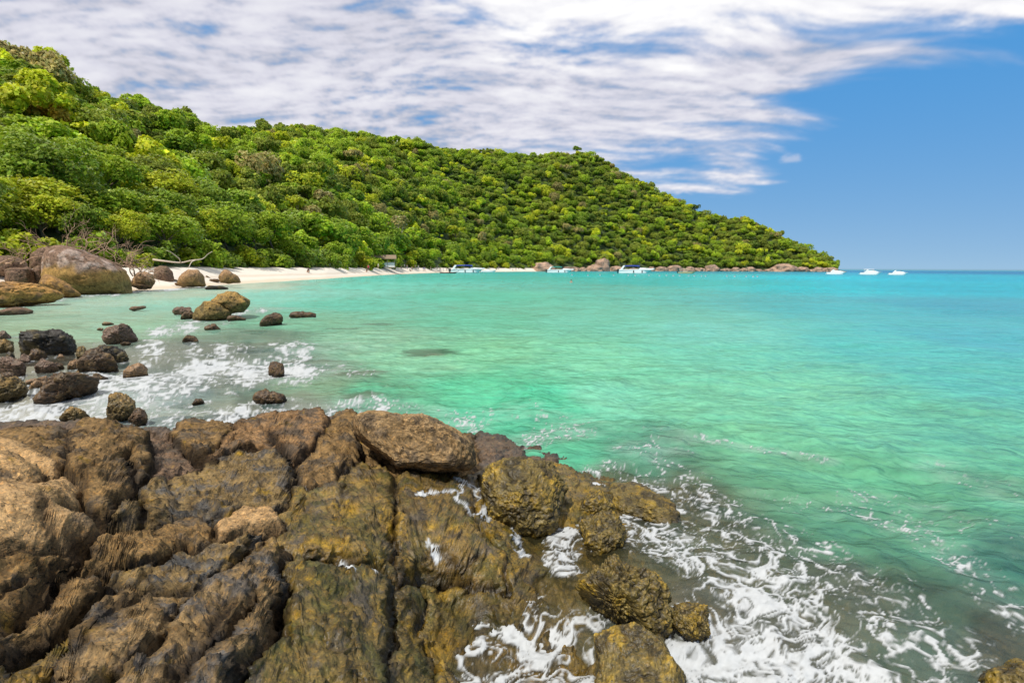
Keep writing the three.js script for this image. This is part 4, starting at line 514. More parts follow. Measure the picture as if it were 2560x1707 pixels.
// body colour of the water (what its depth and its bottom make of it) and how much it hides: pixel, sRGB of the water, opacity
const tones = [
  [2500, 682, 0, 118, 160, 1], [1900, 681, 0, 165, 190, 1], [2400, 697, 0, 180, 195, 1], [2000, 694, 0, 205, 212, 1], [1600, 690, 15, 200, 195, 1], [2400, 725, 0, 178, 188, 1], [2050, 722, 10, 195, 195, 1], [1700, 708, 40, 195, 185, 1], [2450, 765, 55, 160, 170, 1], [2050, 760, 70, 180, 175, 1],
  [1500, 720, 90, 192, 172, 1], [1250, 695, 75, 200, 180, 1], [1200, 740, 95, 205, 172, 1], [1200, 800, 105, 198, 160, 0.97], [1050, 700, 95, 212, 190, 1], [900, 715, 115, 220, 195, 0.97], [850, 760, 110, 208, 180, 0.95], [700, 735, 135, 222, 200, 0.9], [640, 745, 140, 222, 198, 0.88], [600, 715, 200, 230, 205, 0.55], [480, 735, 190, 226, 200, 0.65],
  [400, 765, 150, 218, 192, 0.75], [250, 760, 180, 222, 196, 0.75], [200, 800, 165, 215, 185, 0.65], [60, 790, 180, 214, 180, 0.7], [350, 820, 158, 208, 172, 0.75], [100, 820, 168, 206, 168, 0.7], [750, 810, 130, 198, 160, 0.85], [900, 850, 148, 206, 168, 0.86], [1050, 900, 140, 208, 164, 0.9], [1200, 880, 125, 205, 155, 0.95],
  [650, 850, 122, 158, 134, 0.6], [500, 880, 84, 106, 98, 0.5], [300, 900, 96, 112, 102, 0.5], [600, 940, 108, 132, 122, 0.55], [300, 1000, 165, 192, 188, 0.65], [800, 960, 130, 175, 135, 0.75], [700, 1020, 84, 106, 96, 0.5], [950, 990, 95, 185, 140, 0.85], [100, 900, 100, 90, 70, 0.4], [100, 1000, 130, 130, 115, 0.4],
  [1200, 970, 90, 200, 150, 0.96], [1350, 1000, 75, 198, 150, 0.97], [1250, 1060, 85, 195, 150, 0.95], [1500, 900, 120, 208, 165, 1], [1500, 1000, 118, 204, 166, 1], [1800, 880, 105, 200, 168, 1], [1750, 1030, 116, 202, 160, 0.98], [2000, 980, 116, 200, 160, 1], [2200, 860, 85, 192, 178, 1], [2450, 850, 75, 178, 182, 1], [2450, 950, 85, 185, 170, 1], [1420, 1130, 90, 190, 145, 0.9], [1800, 830, 110, 200, 178, 1], [1500, 800, 110, 200, 170, 1],
  [1600, 1120, 98, 172, 138, 0.8], [1900, 1100, 114, 194, 148, 0.95], [2150, 1080, 108, 194, 154, 0.97], [2400, 1080, 95, 182, 150, 0.97], [2200, 1200, 100, 180, 135, 0.92], [2000, 1200, 104, 178, 134, 0.9], [2450, 1220, 98, 178, 138, 0.92], [2350, 1350, 100, 175, 135, 0.85], [2100, 1330, 92, 160, 125, 0.75], [2500, 1430, 75, 140, 120, 0.65],
  [1700, 1250, 98, 112, 84, 0.35], [1550, 1250, 100, 90, 50, 0.12], [1800, 1400, 98, 116, 90, 0.45], [2100, 1500, 92, 112, 92, 0.5], [2350, 1560, 84, 116, 98, 0.6], [2500, 1620, 95, 105, 95, 0.45], [1750, 1600, 120, 122, 108, 0.5], [2000, 1680, 108, 112, 96, 0.5], [1300, 1600, 110, 90, 35, 0.1], [1450, 1350, 110, 95, 50, 0.12], [1250, 1250, 110, 90, 35, 0.1],
].map(([u, v, r, g, b, a]) => [...azm(u, v), lin(r), lin(g), lin(b), a]);
function tone(az, lr, out) { let w = 0; out[0] = out[1] = out[2] = out[3] = 0; for (const t of tones) { const dx = (az - t[0]) * 1.6, dy = (lr - t[1]) * 0.9, q = 1 / Math.pow(dx * dx + dy * dy + 0.0012, 1.8); w += q; out[0] += q * t[2]; out[1] += q * t[3]; out[2] += q * t[4]; out[3] += q * t[5]; } for (let i = 0; i < 4; i++) out[i] /= w; return out; }
const WATER_E = 1.62;
const foamZones = [ // pixel polyline, reach in metres, density
  [[[1455, 1310], [1600, 1330], [1750, 1390], [1880, 1480], [2000, 1600], [2080, 1720]], 0.5, 0.74], [[[1600, 1210], [1800, 1300], [2000, 1420], [2200, 1560], [2400, 1700]], 0.5, 0.56], [[[1640, 1110], [1760, 1105], [1900, 1125], [2060, 1148]], 0.2, 0.34], [[[1640, 1140], [1760, 1240], [1900, 1330], [2060, 1420]], 0.3, 0.4],
  [[[2180, 1290], [2300, 1360], [2420, 1450], [2560, 1560]], 0.22, 0.5], [[[2150, 1230], [2300, 1300], [2380, 1400]], 0.2, 0.3], [[[1900, 1250], [2050, 1270], [2250, 1240], [2400, 1300]], 0.35, 0.26], [[[1760, 1640], [1880, 1600], [1960, 1680]], 0.34, 0.98], [[[1830, 1500], [1980, 1560], [2120, 1660], [2200, 1740]], 0.24, 0.92], [[[1720, 1560], [1800, 1600]], 0.2, 0.9],
  [[[1430, 1230], [1470, 1215], [1500, 1235]], 0.16, 1.1], [[[1400, 1400], [1440, 1330], [1520, 1300], [1600, 1300]], 0.16, 0.75], [[[1400, 1330], [1380, 1420], [1420, 1440]], 0.12, 0.8], [[[1080, 1500], [1200, 1540], [1350, 1600], [1420, 1660], [1300, 1700]], 0.45, 0.78], [[[1340, 1560], [1420, 1540], [1560, 1560], [1640, 1600]], 0.12, 0.6], [[[1060, 1700], [1250, 1720], [1400, 1760]], 0.3, 0.65],
  [[[60, 1060], [250, 1000], [400, 960], [560, 920], [700, 930]], 1.7, 0.85], [[[200, 960], [330, 945], [480, 935]], 1.0, 0.9], [[[330, 1050], [500, 1050], [650, 1045], [820, 1030], [900, 1015]], 0.8, 0.62], [[[430, 830], [520, 800], [600, 785], [700, 770]], 1.2, 0.66], [[[380, 870], [560, 880], [760, 870]], 1.8, 0.48], [[[560, 960], [700, 945], [860, 935]], 1.0, 0.42], [[[180, 940], [330, 925], [420, 900]], 0.7, 0.55], [[[20, 1000], [160, 985]], 0.6, 0.5], [[[600, 900], [700, 880], [800, 905]], 1.0, 0.5],
  [[[-100, 762], [60, 755], [160, 745], [260, 733], [380, 727], [480, 718], [560, 708]], 2.2, 0.8], [[[560, 706], [700, 694], [820, 686]], 2.2, 0.4],
  [[[1190, 1100], [1280, 1110], [1360, 1090], [1440, 1080]], 0.5, 0.42], [[[1190, 1110], [1230, 1130], [1180, 1150]], 0.3, 0.7], [[[1180, 1040], [1300, 1020], [1440, 1060]], 0.6, 0.24], [[[900, 1030], [1000, 1018], [1100, 1028], [1180, 1060]], 0.4, 0.36], [[[1560, 1130], [1600, 1120], [1700, 1135]], 0.25, 0.36], [[[1480, 1180], [1540, 1170]], 0.2, 0.6],
  [[[1130, 1200], [1180, 1250], [1220, 1290]], 0.1, 0.62], [[[1200, 1290], [1290, 1280], [1340, 1310]], 0.08, 0.6], [[[2380, 1170], [2480, 1200], [2560, 1240]], 0.5, 0.24], [[[1650, 1080], [1700, 1100]], 0.3, 0.3], [[[2450, 1330], [2560, 1380]], 0.5, 0.26],
].map(([p, r, d]) => ({ q: p.map(([u, v]) => { const w = onPlane(u, v, 0); return [w.x, w.z]; }), r, d }));
for (const z of foamZones) { z.lo = [Math.min(...z.q.map((a) => a[0])) - z.r * 2, Math.min(...z.q.map((a) => a[1])) - z.r * 2]; z.hi = [Math.max(...z.q.map((a) => a[0])) + z.r * 2, Math.max(...z.q.map((a) => a[1])) + z.r * 2]; }
const cellP = (x, y, z) => [hash(x, y, z), hash(x, y, z + 77)];
function voro(x, y, s) { // distance to the nearest cell wall
  const ix = Math.floor(x), iy = Math.floor(y); let f1 = 9, f2 = 9;
  for (let j = -1; j <= 1; j++) for (let i = -1; i <= 1; i++) { const [a, b] = cellP(ix + i, iy + j, s), d = Math.hypot(ix + i + a - x, iy + j + b - y); if (d < f1) { f2 = f1; f1 = d; } else if (d < f2) f2 = d; }
  return f2 - f1;
}
{
  const NC = 860, az0 = -52 * Math.PI / 180, az1 = 52 * Math.PI / 180, rows = [];
  const f = 568, dep = (px) => px / f;
  for (let d = 52 * Math.PI / 180; d > 0.0055;) { rows.push(CAM_H / Math.tan(d)); d -= d > 0.12 ? 1.15 / f * (1 + 0.7 * Math.tan(d) ** 2 * 0) : Math.max(0.3 / f, 1.0 / f * ss(0, 0.02, d)); }
  for (let r = rows[rows.length - 1] * 1.25; r < 9000; r *= 1.3) rows.push(r);
  const cols = []; for (let j = 0; j < NC; j++) cols.push(lerp(az0, az1, j / (NC - 1)));
  for (let k = 1; k <= 10; k++) { cols.unshift(az0 - k * 0.06); cols.push(az1 + k * 0.06); }
  const NR = rows.length, NK = cols.length, P = new Float32Array(NR * NK * 3), C = new Float32Array(NR * NK * 4), U = new Float32Array(NR * NK * 2), FA = new Float32Array(NR * NK), o = [0, 0, 0, 0];
  for (let j = 0; j < NK; j++) for (let i = 0; i < NR; i++) {
    const az = cols[j], r = rows[i], dr = i ? r - rows[i - 1] : 0.02, x = r * Math.sin(az), z = -r * Math.cos(az), k = j * NR + i;
    let y = 0; const lod = (l) => ss(l * 0.45, l * 0.2, dr);
    const wx = x + 0.4 * N2(x * 0.4, z * 0.4), wz = z + 0.4 * N2(x * 0.4 + 9, z * 0.4);
    if (r < 160) y += 1.15 * (0.055 * N2(wx * 0.10, wz * 0.22) * lod(6) + 0.038 * N2(wx * 0.28 + 4, wz * 0.55) * lod(2.5) + 0.03 * (0.5 - Math.abs(N2(wx * 0.7, wz * 1.15))) * lod(1.1) + 0.013 * N2(wx * 1.9, wz * 2.7) * lod(0.45) + 0.006 * N2(wx * 5, wz * 6.5) * lod(0.18));
    tone(az + 0.025 * fbm2(x * 0.5 / (1 + r * 0.03), z * 0.5 / (1 + r * 0.03), 3), Math.log(r) + 0.05 * fbm2(x * 0.3 + 40, z * 0.3, 3), o);
    const s1 = fbm2(x * 0.35, z * 0.9, 4, 0.6), s2 = fbm2(x * 1.1 + 9, z * 2.3, 4, 0.6) * lod(1.2), sb = fbm2(x * 0.035, z * 0.08 + 3, 3) * ss(20, 60, r);
    const s3 = fbm2(x * 2.6 + 3, z * 4.4, 3, 0.65) * lod(0.5); const g = 1 + 0.13 * s1 + 0.2 * s2 + 0.2 * s3 + 0.13 * sb; const tint = 0.1 * s2 - 0.1 * s1;
    let c = [o[0] * (g + tint), o[1] * g, o[2] * (g - 0.5 * tint)];
    const patch = ss(0.25, 0.6, fbm2(x * 0.16 + 12, z * 0.36, 4)) * ss(0.75, 0.98, o[3]) * ss(70, 20, r) * 0.3; c = [lerp(c[0], c[0] * 0.42, patch), lerp(c[1], c[1] * 0.7, patch), lerp(c[2], c[2] * 0.6, patch)];
    let al = clamp(o[3] + 0.12 * s1 + 0.08 * s2, 0.04, 1); if (o[3] > 0.985) al = 1;
    for (const [cx, cz, ax, azz, a, b] of sunkSpots) { const dx = x - cx, dz = z - cz; if (Math.abs(dx) > a * 3 || Math.abs(dz) > a * 3) continue; const p = (dx * ax + dz * azz) / a, q = (-dx * azz + dz * ax) / b; al = Math.min(al, lerp(r > 10 ? 0.3 : 0.72, 1, ss(0.6, 1.3, Math.hypot(p, q) + 0.25 * s2))); }
    // foam
    let fd = -0.25; if (r < 130) {
      for (const q of foamZones) { if (x < q.lo[0] || x > q.hi[0] || z < q.lo[1] || z > q.hi[1]) continue; const d = segD(q.q, x, z) / q.r; if (d < 2) fd = Math.max(fd, (q.d + (q.d < 0.45 ? 0.2 : 0.13)) * ss(2, 0.25, d) - 0.25 * ss(0.2, 2, d)); }
      for (const [cx, cz, ax, azz, a, b, w] of rockSpots) { const dx = x - cx, dz = z - cz; if (Math.abs(dx) > a * 2.4 + 1 || Math.abs(dz) > a * 2.4 + 1) continue; const p = dx * ax + dz * azz, q = -dx * azz + dz * ax, e = (Math.hypot(p / (a + 0.04), q / (b + 0.04)) - 1) * Math.min(a, b); const reach = 0.12 + 0.18 * a; if (e < reach && e > -0.3 * a) fd = Math.max(fd, w * (1 - Math.max(0, e) / reach) - 0.05); }
      let fl = 0;
      if (fd > -0.22) {
        const sc = 1 / (0.2 + 0.012 * r + 0.045 * Math.max(0, r - 6)), fx = x + 0.22 * N2(x * 1.3, z * 1.3) + 0.1 * N2(x * 4, z * 4), fz = z + 0.22 * N2(x * 1.3 + 30, z * 1.3) + 0.1 * N2(x * 4 + 50, z * 4);
        const st = r > 6 ? 2.1 : 1.0, sk = r > 6 ? 0.25 : 0.55;   // drawn out along the shore farther off, swept outwards near by
        const vx = fx * sk === 0 ? 0 : (fx + (r > 6 ? 0.5 * fz : 0.75 * fz)) * sc * (r > 6 ? 0.75 : 0.9), vz = (fz - (r > 6 ? 0 : 0.2 * fx)) * sc * st * 0.9;
        const e1 = voro(vx, vz, 5), e2 = voro(vx * 2.3 + 7, vz * 2.3, 9), nn = fbm2(fx * 2.1 * sc * 0.25, fz * 3.2 * sc * 0.25, 4, 0.6), nf = fbm2(fx * 9, fz * 11, 3, 0.6) * lod(0.2);
        const lace = Math.max(1 - e1 * 4.6, 0.6 - e2 * 3.2), e3 = r < 9 ? voro(vx * 4.5 + 3, vz * 4.5, 21) : 0.2;
        fl = ss(0.58, 0.88, fd * 0.72 + 0.4 * Math.max(0, lace) * ss(-0.2, 0.25, fd) + 0.34 * nn + 0.1 * nf - 0.16 * ss(0.15, 0.6, e3));
      }
      FA[k] = fl; if (fl > 0) y += 0.006 * fl * (1 + fbm2(x * 7, z * 7, 2));
      if (fd > 0.1) { const milk = ss(0.1, 1, fd + 0.35 * s2) * (r > 7 ? 0.42 : 0.2); al = lerp(al, Math.max(al, 0.6), milk); c = [lerp(c[0], 0.42, milk), lerp(c[1], 0.47, milk), lerp(c[2], 0.45, milk)]; }
    }
    { const pale = 0.03 * ss(2, 6, r) * ss(120, 50, r); c = [c[0] * 1.05 + pale * 0.8, c[1] * 1.04 + pale, c[2] * 1.06 + pale]; }
    P.set([x, y, z], k * 3); U.set([x, z], k * 2); C.set([clamp(c[0] / WATER_E, 0.001, 0.8), clamp(c[1] / WATER_E, 0.004, 0.8), clamp(c[2] / WATER_E, 0.004, 0.8), al], k * 4);
  }
  const ix = [], fx = [];
  for (let j = 0; j < NK - 1; j++) for (let i = 0; i < NR - 1; i++) { const a = j * NR + i, b = a + NR; ix.push(a, b + 1, b, a, a + 1, b + 1); if (Math.max(FA[a], FA[a + 1], FA[b], FA[b + 1]) > 0.01) fx.push(a, b + 1, b, a, a + 1, b + 1); }
  const g = new THREE.BufferGeometry(); g.setAttribute('position', new THREE.BufferAttribute(P, 3)); g.setAttribute('color', new THREE.BufferAttribute(C, 4)); g.setAttribute('uv', new THREE.BufferAttribute(U, 2)); g.setIndex(ix); g.computeVertexNormals();
  const bm = texRipple.clone(); bm.repeat.set(1 / 4.5, 1 / 3.2); bm.rotation = 0.2;
  const sea = new THREE.MeshPhysicalMaterial({ name: 'sea water', vertexColors: true, transparent: true, roughness: 0.2, ior: 1.33, specularIntensity: 0.12, bumpMap: bm, bumpScale: 0.2 });
  add(shade(new THREE.Mesh(g, sea)), 'sea', 'clear turquoise sea of the bay reaching to the horizon', null, null, 'structure');
  const map = new Map(), p = [], c = [], n = [], fi = [], nr = g.attributes.normal.array;
  for (const k of fx) { let m = map.get(k); if (m === undefined) { m = map.size; map.set(k, m); p.push(P[k * 3], P[k * 3 + 1] + 0.008, P[k * 3 + 2]); n.push(nr[k * 3], nr[k * 3 + 1], nr[k * 3 + 2]); { const bub = 0.5 + 0.5 * fbm2(P[k * 3] * 16, P[k * 3 + 2] * 16, 3, 0.7); c.push(0.5, 0.52, 0.525, FA[k] * (0.72 + 0.26 * bub)); }; } fi.push(m); }
  const fg = new THREE.BufferGeometry(); fg.setAttribute('position', new THREE.Float32BufferAttribute(p, 3)); fg.setAttribute('color', new THREE.Float32BufferAttribute(c, 4)); fg.setAttribute('normal', new THREE.Float32BufferAttribute(n, 3)); fg.setIndex(fi);
  add(shade(new THREE.Mesh(fg, new THREE.MeshStandardMaterial({ name: 'foam', vertexColors: true, transparent: true, roughness: 0.9 }))), 'sea_foam', 'white lacy foam drifting among the rocks and along the swash', 'foam', null, 'stuff');
  console.log('sea', NR, NK, 'foam tris', fi.length / 3);
}

// ------------------------------------------------------------------ trees
function leafGeo(cards, colors = true) { // cards: [pos, normal, along, size, shadeNormal, tone]
  const n = cards.length, P = new Float32Array(n * 12), Nn = new Float32Array(n * 12), C = new Float32Array(n * 12), I = new Uint32Array(n * 6), a = new THREE.Vector3(), b = new THREE.Vector3();
  cards.forEach(([p, nm, al, s, sn, c], k) => {
    a.copy(al).addScaledVector(nm, -al.dot(nm)).normalize(); b.crossVectors(nm, a);
    const dip = -0.12 * s, q = [[-0.5, 0, 0], [0.05, -0.36, 0], [0.55, 0, dip], [0.05, 0.36, 0]];
    q.forEach(([x, y, z], i) => { const o = k * 12 + i * 3; P[o] = p.x + a.x * x * s + b.x * y * s + nm.x * z; P[o + 1] = p.y + a.y * x * s + b.y * y * s + nm.y * z; P[o + 2] = p.z + a.z * x * s + b.z * y * s + nm.z * z; Nn[o] = sn.x; Nn[o + 1] = sn.y; Nn[o + 2] = sn.z; C[o] = c[0]; C[o + 1] = c[1]; C[o + 2] = c[2]; });
    I.set([k * 4, k * 4 + 1, k * 4 + 2, k * 4, k * 4 + 2, k * 4 + 3], k * 6);
  });
  const g = new THREE.BufferGeometry(); g.setAttribute('position', new THREE.BufferAttribute(P, 3)); g.setAttribute('normal', new THREE.BufferAttribute(Nn, 3)); g.setAttribute('color', new THREE.BufferAttribute(C, 3)); g.setIndex(new THREE.BufferAttribute(I, 1)); return g;
}
const dirOf = (R) => { const z = R() * 2 - 1, t = R() * Math.PI * 2, s = Math.sqrt(1 - z * z); return new THREE.Vector3(s * Math.cos(t), z, s * Math.sin(t)); };
function crown(seed, { rx, ry, cy, lobes, sprays, per, size, spread, flat = 0.5, low = 0.25, jitter = 0.22 }) {
  const R = rng(seed), L = [], cards = [];
  for (let i = 0; i < lobes; i++) { const d = dirOf(R); d.y = Math.abs(d.y) * (1 - low) - low * R(); const k = 0.35 + 0.5 * Math.cbrt(R()); const p = new THREE.Vector3(d.x * rx * k, cy + d.y * ry * k, d.z * rx * k); L.push([p, Math.min(rx, ry) * (0.34 + 0.24 * R()) * (i === 0 ? 1.3 : 1), 0.82 + 0.36 * R()]); }
  L[0][0].set(0, cy, 0);
  const tot = L.reduce((s, l) => s + l[1] * l[1], 0);
  for (const [c, r, tn] of L) {
    const m = Math.round(sprays * r * r / tot);
    for (let i = 0; i < m; i++) {
      const d = dirOf(R); if (d.y < -0.35 && R() < 0.75) d.y *= -1;
      const p = c.clone().addScaledVector(d, r * (0.72 + 0.34 * R())); p.y -= 0.12 * r * (1 - d.y);
      let deep = false; for (const [c2, r2] of L) if (c2 !== c && p.distanceTo(c2) < r2 * 0.62) { deep = true; break; } if (deep) continue;
      const axis = d.clone().lerp(new THREE.Vector3(0, 1, 0), flat * (0.5 + 0.5 * R())).normalize(), tone0 = tn * (0.8 + 0.4 * R());
      const out = p.clone().sub(new THREE.Vector3(0, cy - ry * 0.3, 0)).normalize();
      for (let k = 0; k < per; k++) {
        const t = R() * 6.283, q = Math.sqrt(R()) * spread, e1 = new THREE.Vector3(Math.cos(t), 0, Math.sin(t)); e1.addScaledVector(axis, -e1.dot(axis)).normalize();
        const pos = p.clone().addScaledVector(e1, q).addScaledVector(axis, (R() - 0.5) * spread * 0.5 - q * 0.15), nm = axis.clone().addScaledVector(dirOf(R), 0.75).normalize();
        const sn = nm.clone().multiplyScalar(0.55).addScaledVector(d, 0.35).addScaledVector(out, 0.3).normalize();
        const b = tone0 * (1 - jitter + 2 * jitter * R()), w = R(); cards.push([pos, nm, e1.lerp(dirOf(R), 0.3), size * (0.7 + 0.6 * R()), sn, [b * (0.88 + 0.3 * w), b, b * (0.8 + 0.3 * R())]]);
      }
    }
  }
  return { geo: leafGeo(cards), lobes: L };
}
function tube(pts, r0, r1, seg = 6) { const c = new THREE.CatmullRomCurve3(pts), n = Math.max(4, pts.length * 3), g = new THREE.TubeGeometry(c, n, 1, seg, false), p = g.attributes.position, q = new THREE.Vector3(); for (let i = 0; i <= n; i++) { const ctr = c.getPointAt(i / n), r = lerp(r0, r1, i / n); for (let k = 0; k <= seg; k++) { const j = i * (seg + 1) + k; q.fromBufferAttribute(p, j).sub(ctr).multiplyScalar(r).add(ctr); p.setXYZ(j, q.x, q.y, q.z); } } g.computeVertexNormals(); g.deleteAttribute('uv'); return g; }
function trunkGeo(seed, lobes, r) { const R = rng(seed), gs = [], top = lobes[0][0], fork = new THREE.Vector3((R() - 0.5) * 0.5, top.y * 0.5, (R() - 0.5) * 0.5); gs.push(tube([new THREE.Vector3(0, -1.2, 0), new THREE.Vector3((R() - 0.5) * 0.4, top.y * 0.25, (R() - 0.5) * 0.4), fork, top], r, r * 0.4));
  for (const [c] of lobes.slice(1, 7)) gs.push(tube([fork, fork.clone().lerp(c, 0.5).add(new THREE.Vector3(0, 0.3, 0)), c], r * 0.5, r * 0.12, 5)); return mergeGeometries(gs); }
const leafMat = (name, r, g, b) => new THREE.MeshPhysicalMaterial({ name, color: new THREE.Color().setRGB(r, g, b), vertexColors: true, roughness: 0.75, specularIntensity: 0.3, transmission: 0.5, thickness: 0, side: THREE.DoubleSide });
// colour kinds
const KIND = {
  bright: leafMat('bright green leaves', 0.32, 0.44, 0.024), lime: leafMat('yellow green leaves', 0.46, 0.52, 0.024), mid: leafMat('green leaves', 0.23, 0.34, 0.026), dark: leafMat('dark green leaves', 0.15, 0.235, 0.026), olive: leafMat('olive leaves', 0.25, 0.31, 0.034), orange: leafMat('orange tinged leaves', 0.38, 0.27, 0.03), pale: leafMat('pale dry leaves', 0.36, 0.33, 0.12),
};
const mBark = new THREE.MeshStandardMaterial({ name: 'bark', color: new THREE.Color(0.14, 0.1, 0.07), roughness: 0.95 }), mPaleBark = new THREE.MeshStandardMaterial({ name: 'pale bark', color: new THREE.Color(0.4, 0.33, 0.26), roughness: 0.9 });
// detailed crowns for the trees that stand near, plain ones for the wood
const near = [0, 1, 2, 3, 4].map((i) => { const c = crown(100 + i, [{ rx: 5.2, ry: 3.6, cy: 6.0 }, { rx: 4.6, ry: 4.4, cy: 6.6 }, { rx: 5.8, ry: 3.2, cy: 6.2 }, { rx: 4.2, ry: 3.8, cy: 5.6 }, { rx: 5.0, ry: 4.8, cy: 6.2 }].map((q) => ({ ...q, lobes: 15, sprays: 900, per: 8, size: 0.40, spread: 0.6, flat: 0.75, low: 0.55 }))[i]); return { geo: c.geo, trunk: trunkGeo(300 + i, c.lobes, 0.26) }; });
const shrubs = [0, 1, 2].map((i) => crown(140 + i, { rx: 2.6, ry: 2.0, cy: 1.5, lobes: 8, sprays: 260, per: 7, size: 0.42, spread: 0.45, flat: 0.55, low: 0.8 }).geo);
const far = [0, 1, 2, 3, 4, 5, 6, 7].map((i) => crown(200 + i, [{ rx: 4.6, ry: 3.4, cy: 5.2 }, { rx: 4.0, ry: 4.2, cy: 5.6 }, { rx: 5.2, ry: 3.0, cy: 5.4 }, { rx: 3.6, ry: 3.6, cy: 5.0 }, { rx: 4.8, ry: 4.6, cy: 5.2 }, { rx: 4.2, ry: 2.8, cy: 5.8 }, { rx: 5.6, ry: 1.9, cy: 6.6 }, { rx: 3.0, ry: 5.2, cy: 5.6 }].map((q, n) => ({ ...q, lobes: [11, 16, 9, 13, 18, 8, 14, 15][n], sprays: 470, per: 5, size: 0.66, spread: 0.62, flat: 0.4, low: 0.5, jitter: 0.2 }))[i]).geo);
const mWood = leafMat('forest leaves', 1, 1, 1);
{
  const R = rng(77), cand = [];
  const azA = azOf(-900), azB = azOf(uEnd - 4);
  for (let gx = -700; gx < 640; gx += 1) { /* rows by cell */ }
  const step = 5.5;
  for (let X = -620; X < 520; X += step) for (let Z = -780; Z < -8; Z += step) {
    const x = X + (R() - 0.5) * step * 0.9, z = Z + (R() - 0.5) * step * 0.9, r = Math.hypot(x, z), az = Math.atan2(x, -z), r1 = R(), r2 = R(), r3 = R(), r4 = R();
    if (az < azA || az > azB) continue; const L = land(az); if (r < L.rt + 4.5 || r > L.rr + 26) continue;
    const y = landY(az, r, L); if (y < 0.4) continue;
    cand.push({ x, z, y, r, az, u: L.u, t: (r - L.rt) / (L.rr - L.rt), edge: r - L.rt, r1, r2, r3, r4 });
  }
  cand.sort((a, b) => a.r - b.r);
  const inst = far.map(() => []), list = [];
  const colOf = (c) => { // colours of the wood by place and by tree
    const n = N2(c.x * 0.012, c.z * 0.012), n2 = N2(c.x * 0.05 + 9, c.z * 0.05), leftSpur = ss(620, 150, c.u) * ss(0.62, 0.25, c.t), rr = c.r1;
    let k; if (leftSpur > 0.3 && rr < 0.62) k = rr < (c.u > 110 ? 0.42 : 0.14) ? 'lime' : rr < 0.52 ? 'bright' : rr < 0.55 && c.r > 100 ? 'orange' : 'mid'; else if (c.edge < 30 && c.u < 1350) k = rr < 0.68 ? 'bright' : rr < 0.78 ? 'lime' : 'mid';
    else { const q = rr + 0.3 * n + 0.15 * n2; k = q < 0.2 ? 'dark' : q < 0.5 ? 'mid' : q < 0.62 ? 'olive' : q < 0.88 ? 'bright' : q < 0.98 ? 'lime' : rr > 0.965 ? 'pale' : 'olive'; if (c.u > 1300 && k === 'bright' && c.r2 < 0.5) k = 'olive'; }
    return k; };
  const NEAR_MAX = 130; let taken = 0;
  const special = new Map();
  for (const c of cand) {
    const k = colOf(c), s = 0.60 + 0.46 * c.r2 * c.r2 + 0.15 * c.r4, isNear = taken < NEAR_MAX && c.r < 135 && c.u > -520 && c.u < 1400;
    if (isNear) { taken++; list.push([c, k, s]); continue; }
    const v = Math.floor(c.r3 * far.length); inst[v].push([c, k, s * (c.t > 0.9 ? 0.9 : 1)]);
  }
  const labels = { bright: ['bright green broadleaf tree in the wood at the left end of the beach', 'bright green trees near the beach'], lime: ['yellow green sunlit tree on the slope at the left end of the beach', 'yellow green trees near the beach'], mid: ['mid green broadleaf tree in the wood at the left end of the beach', 'mid green trees near the beach'], dark: ['dark green shady tree in the wood at the left end of the beach', 'dark green trees near the beach'], olive: ['olive green tree in the wood at the left end of the beach', 'olive trees near the beach'], orange: ['orange tinged tree on the slope at the left end of the beach', 'orange tinged trees near the beach'], pale: ['pale dry leaved tree in the wood at the left end of the beach', 'pale trees near the beach'] };
  for (const [c, k, s] of list) {
    const v = near[Math.floor(c.r3 * near.length)], t = new THREE.Group(); part(t, 'trunk', v.trunk, mBark); part(t, 'crown', v.geo, KIND[k]);
    t.position.set(c.x, c.y - 0.2, c.z); t.rotation.y = c.r4 * 6.28; const e = c.edge < 9 ? 1.0 : 1.12; t.scale.set(s * e * (0.9 + 0.3 * c.r3), s * e * (0.85 + 0.3 * c.r4), s * e);
    add(t, 'broadleaf_tree', labels[k][0], 'tree', labels[k][1]);
  }
  const M = new THREE.Matrix4(), Q = new THREE.Quaternion(), Y = new THREE.Vector3(0, 1, 0), col = new THREE.Color();
  inst.forEach((a, i) => {
    const im = new THREE.InstancedMesh(far[i], mWood, a.length);
    a.forEach(([c, k, s], j) => { Q.setFromEuler(new THREE.Euler((c.r1 - 0.5) * 0.4, c.r4 * 6.28, (c.r2 - 0.5) * 0.4)); M.compose(new THREE.Vector3(c.x, c.y - 1.6, c.z), Q, new THREE.Vector3(s * (0.9 + 0.55 * c.r3), s * (0.8 + 0.7 * c.r1 * c.r1 + 0.2 * c.r4), s * (0.8 + 0.6 * c.r4))); im.setMatrixAt(j, M); col.copy(KIND[k].color).multiplyScalar(1.0 + 0.3 * c.r3); im.setColorAt(j, col); });
    add(shade(im), 'hill_forest', 'dense green forest covering the hillside down to the shore', 'forest', null, 'stuff');
  });
  console.log('trees', list.length, inst.reduce((s, a) => s + a.length, 0));
}
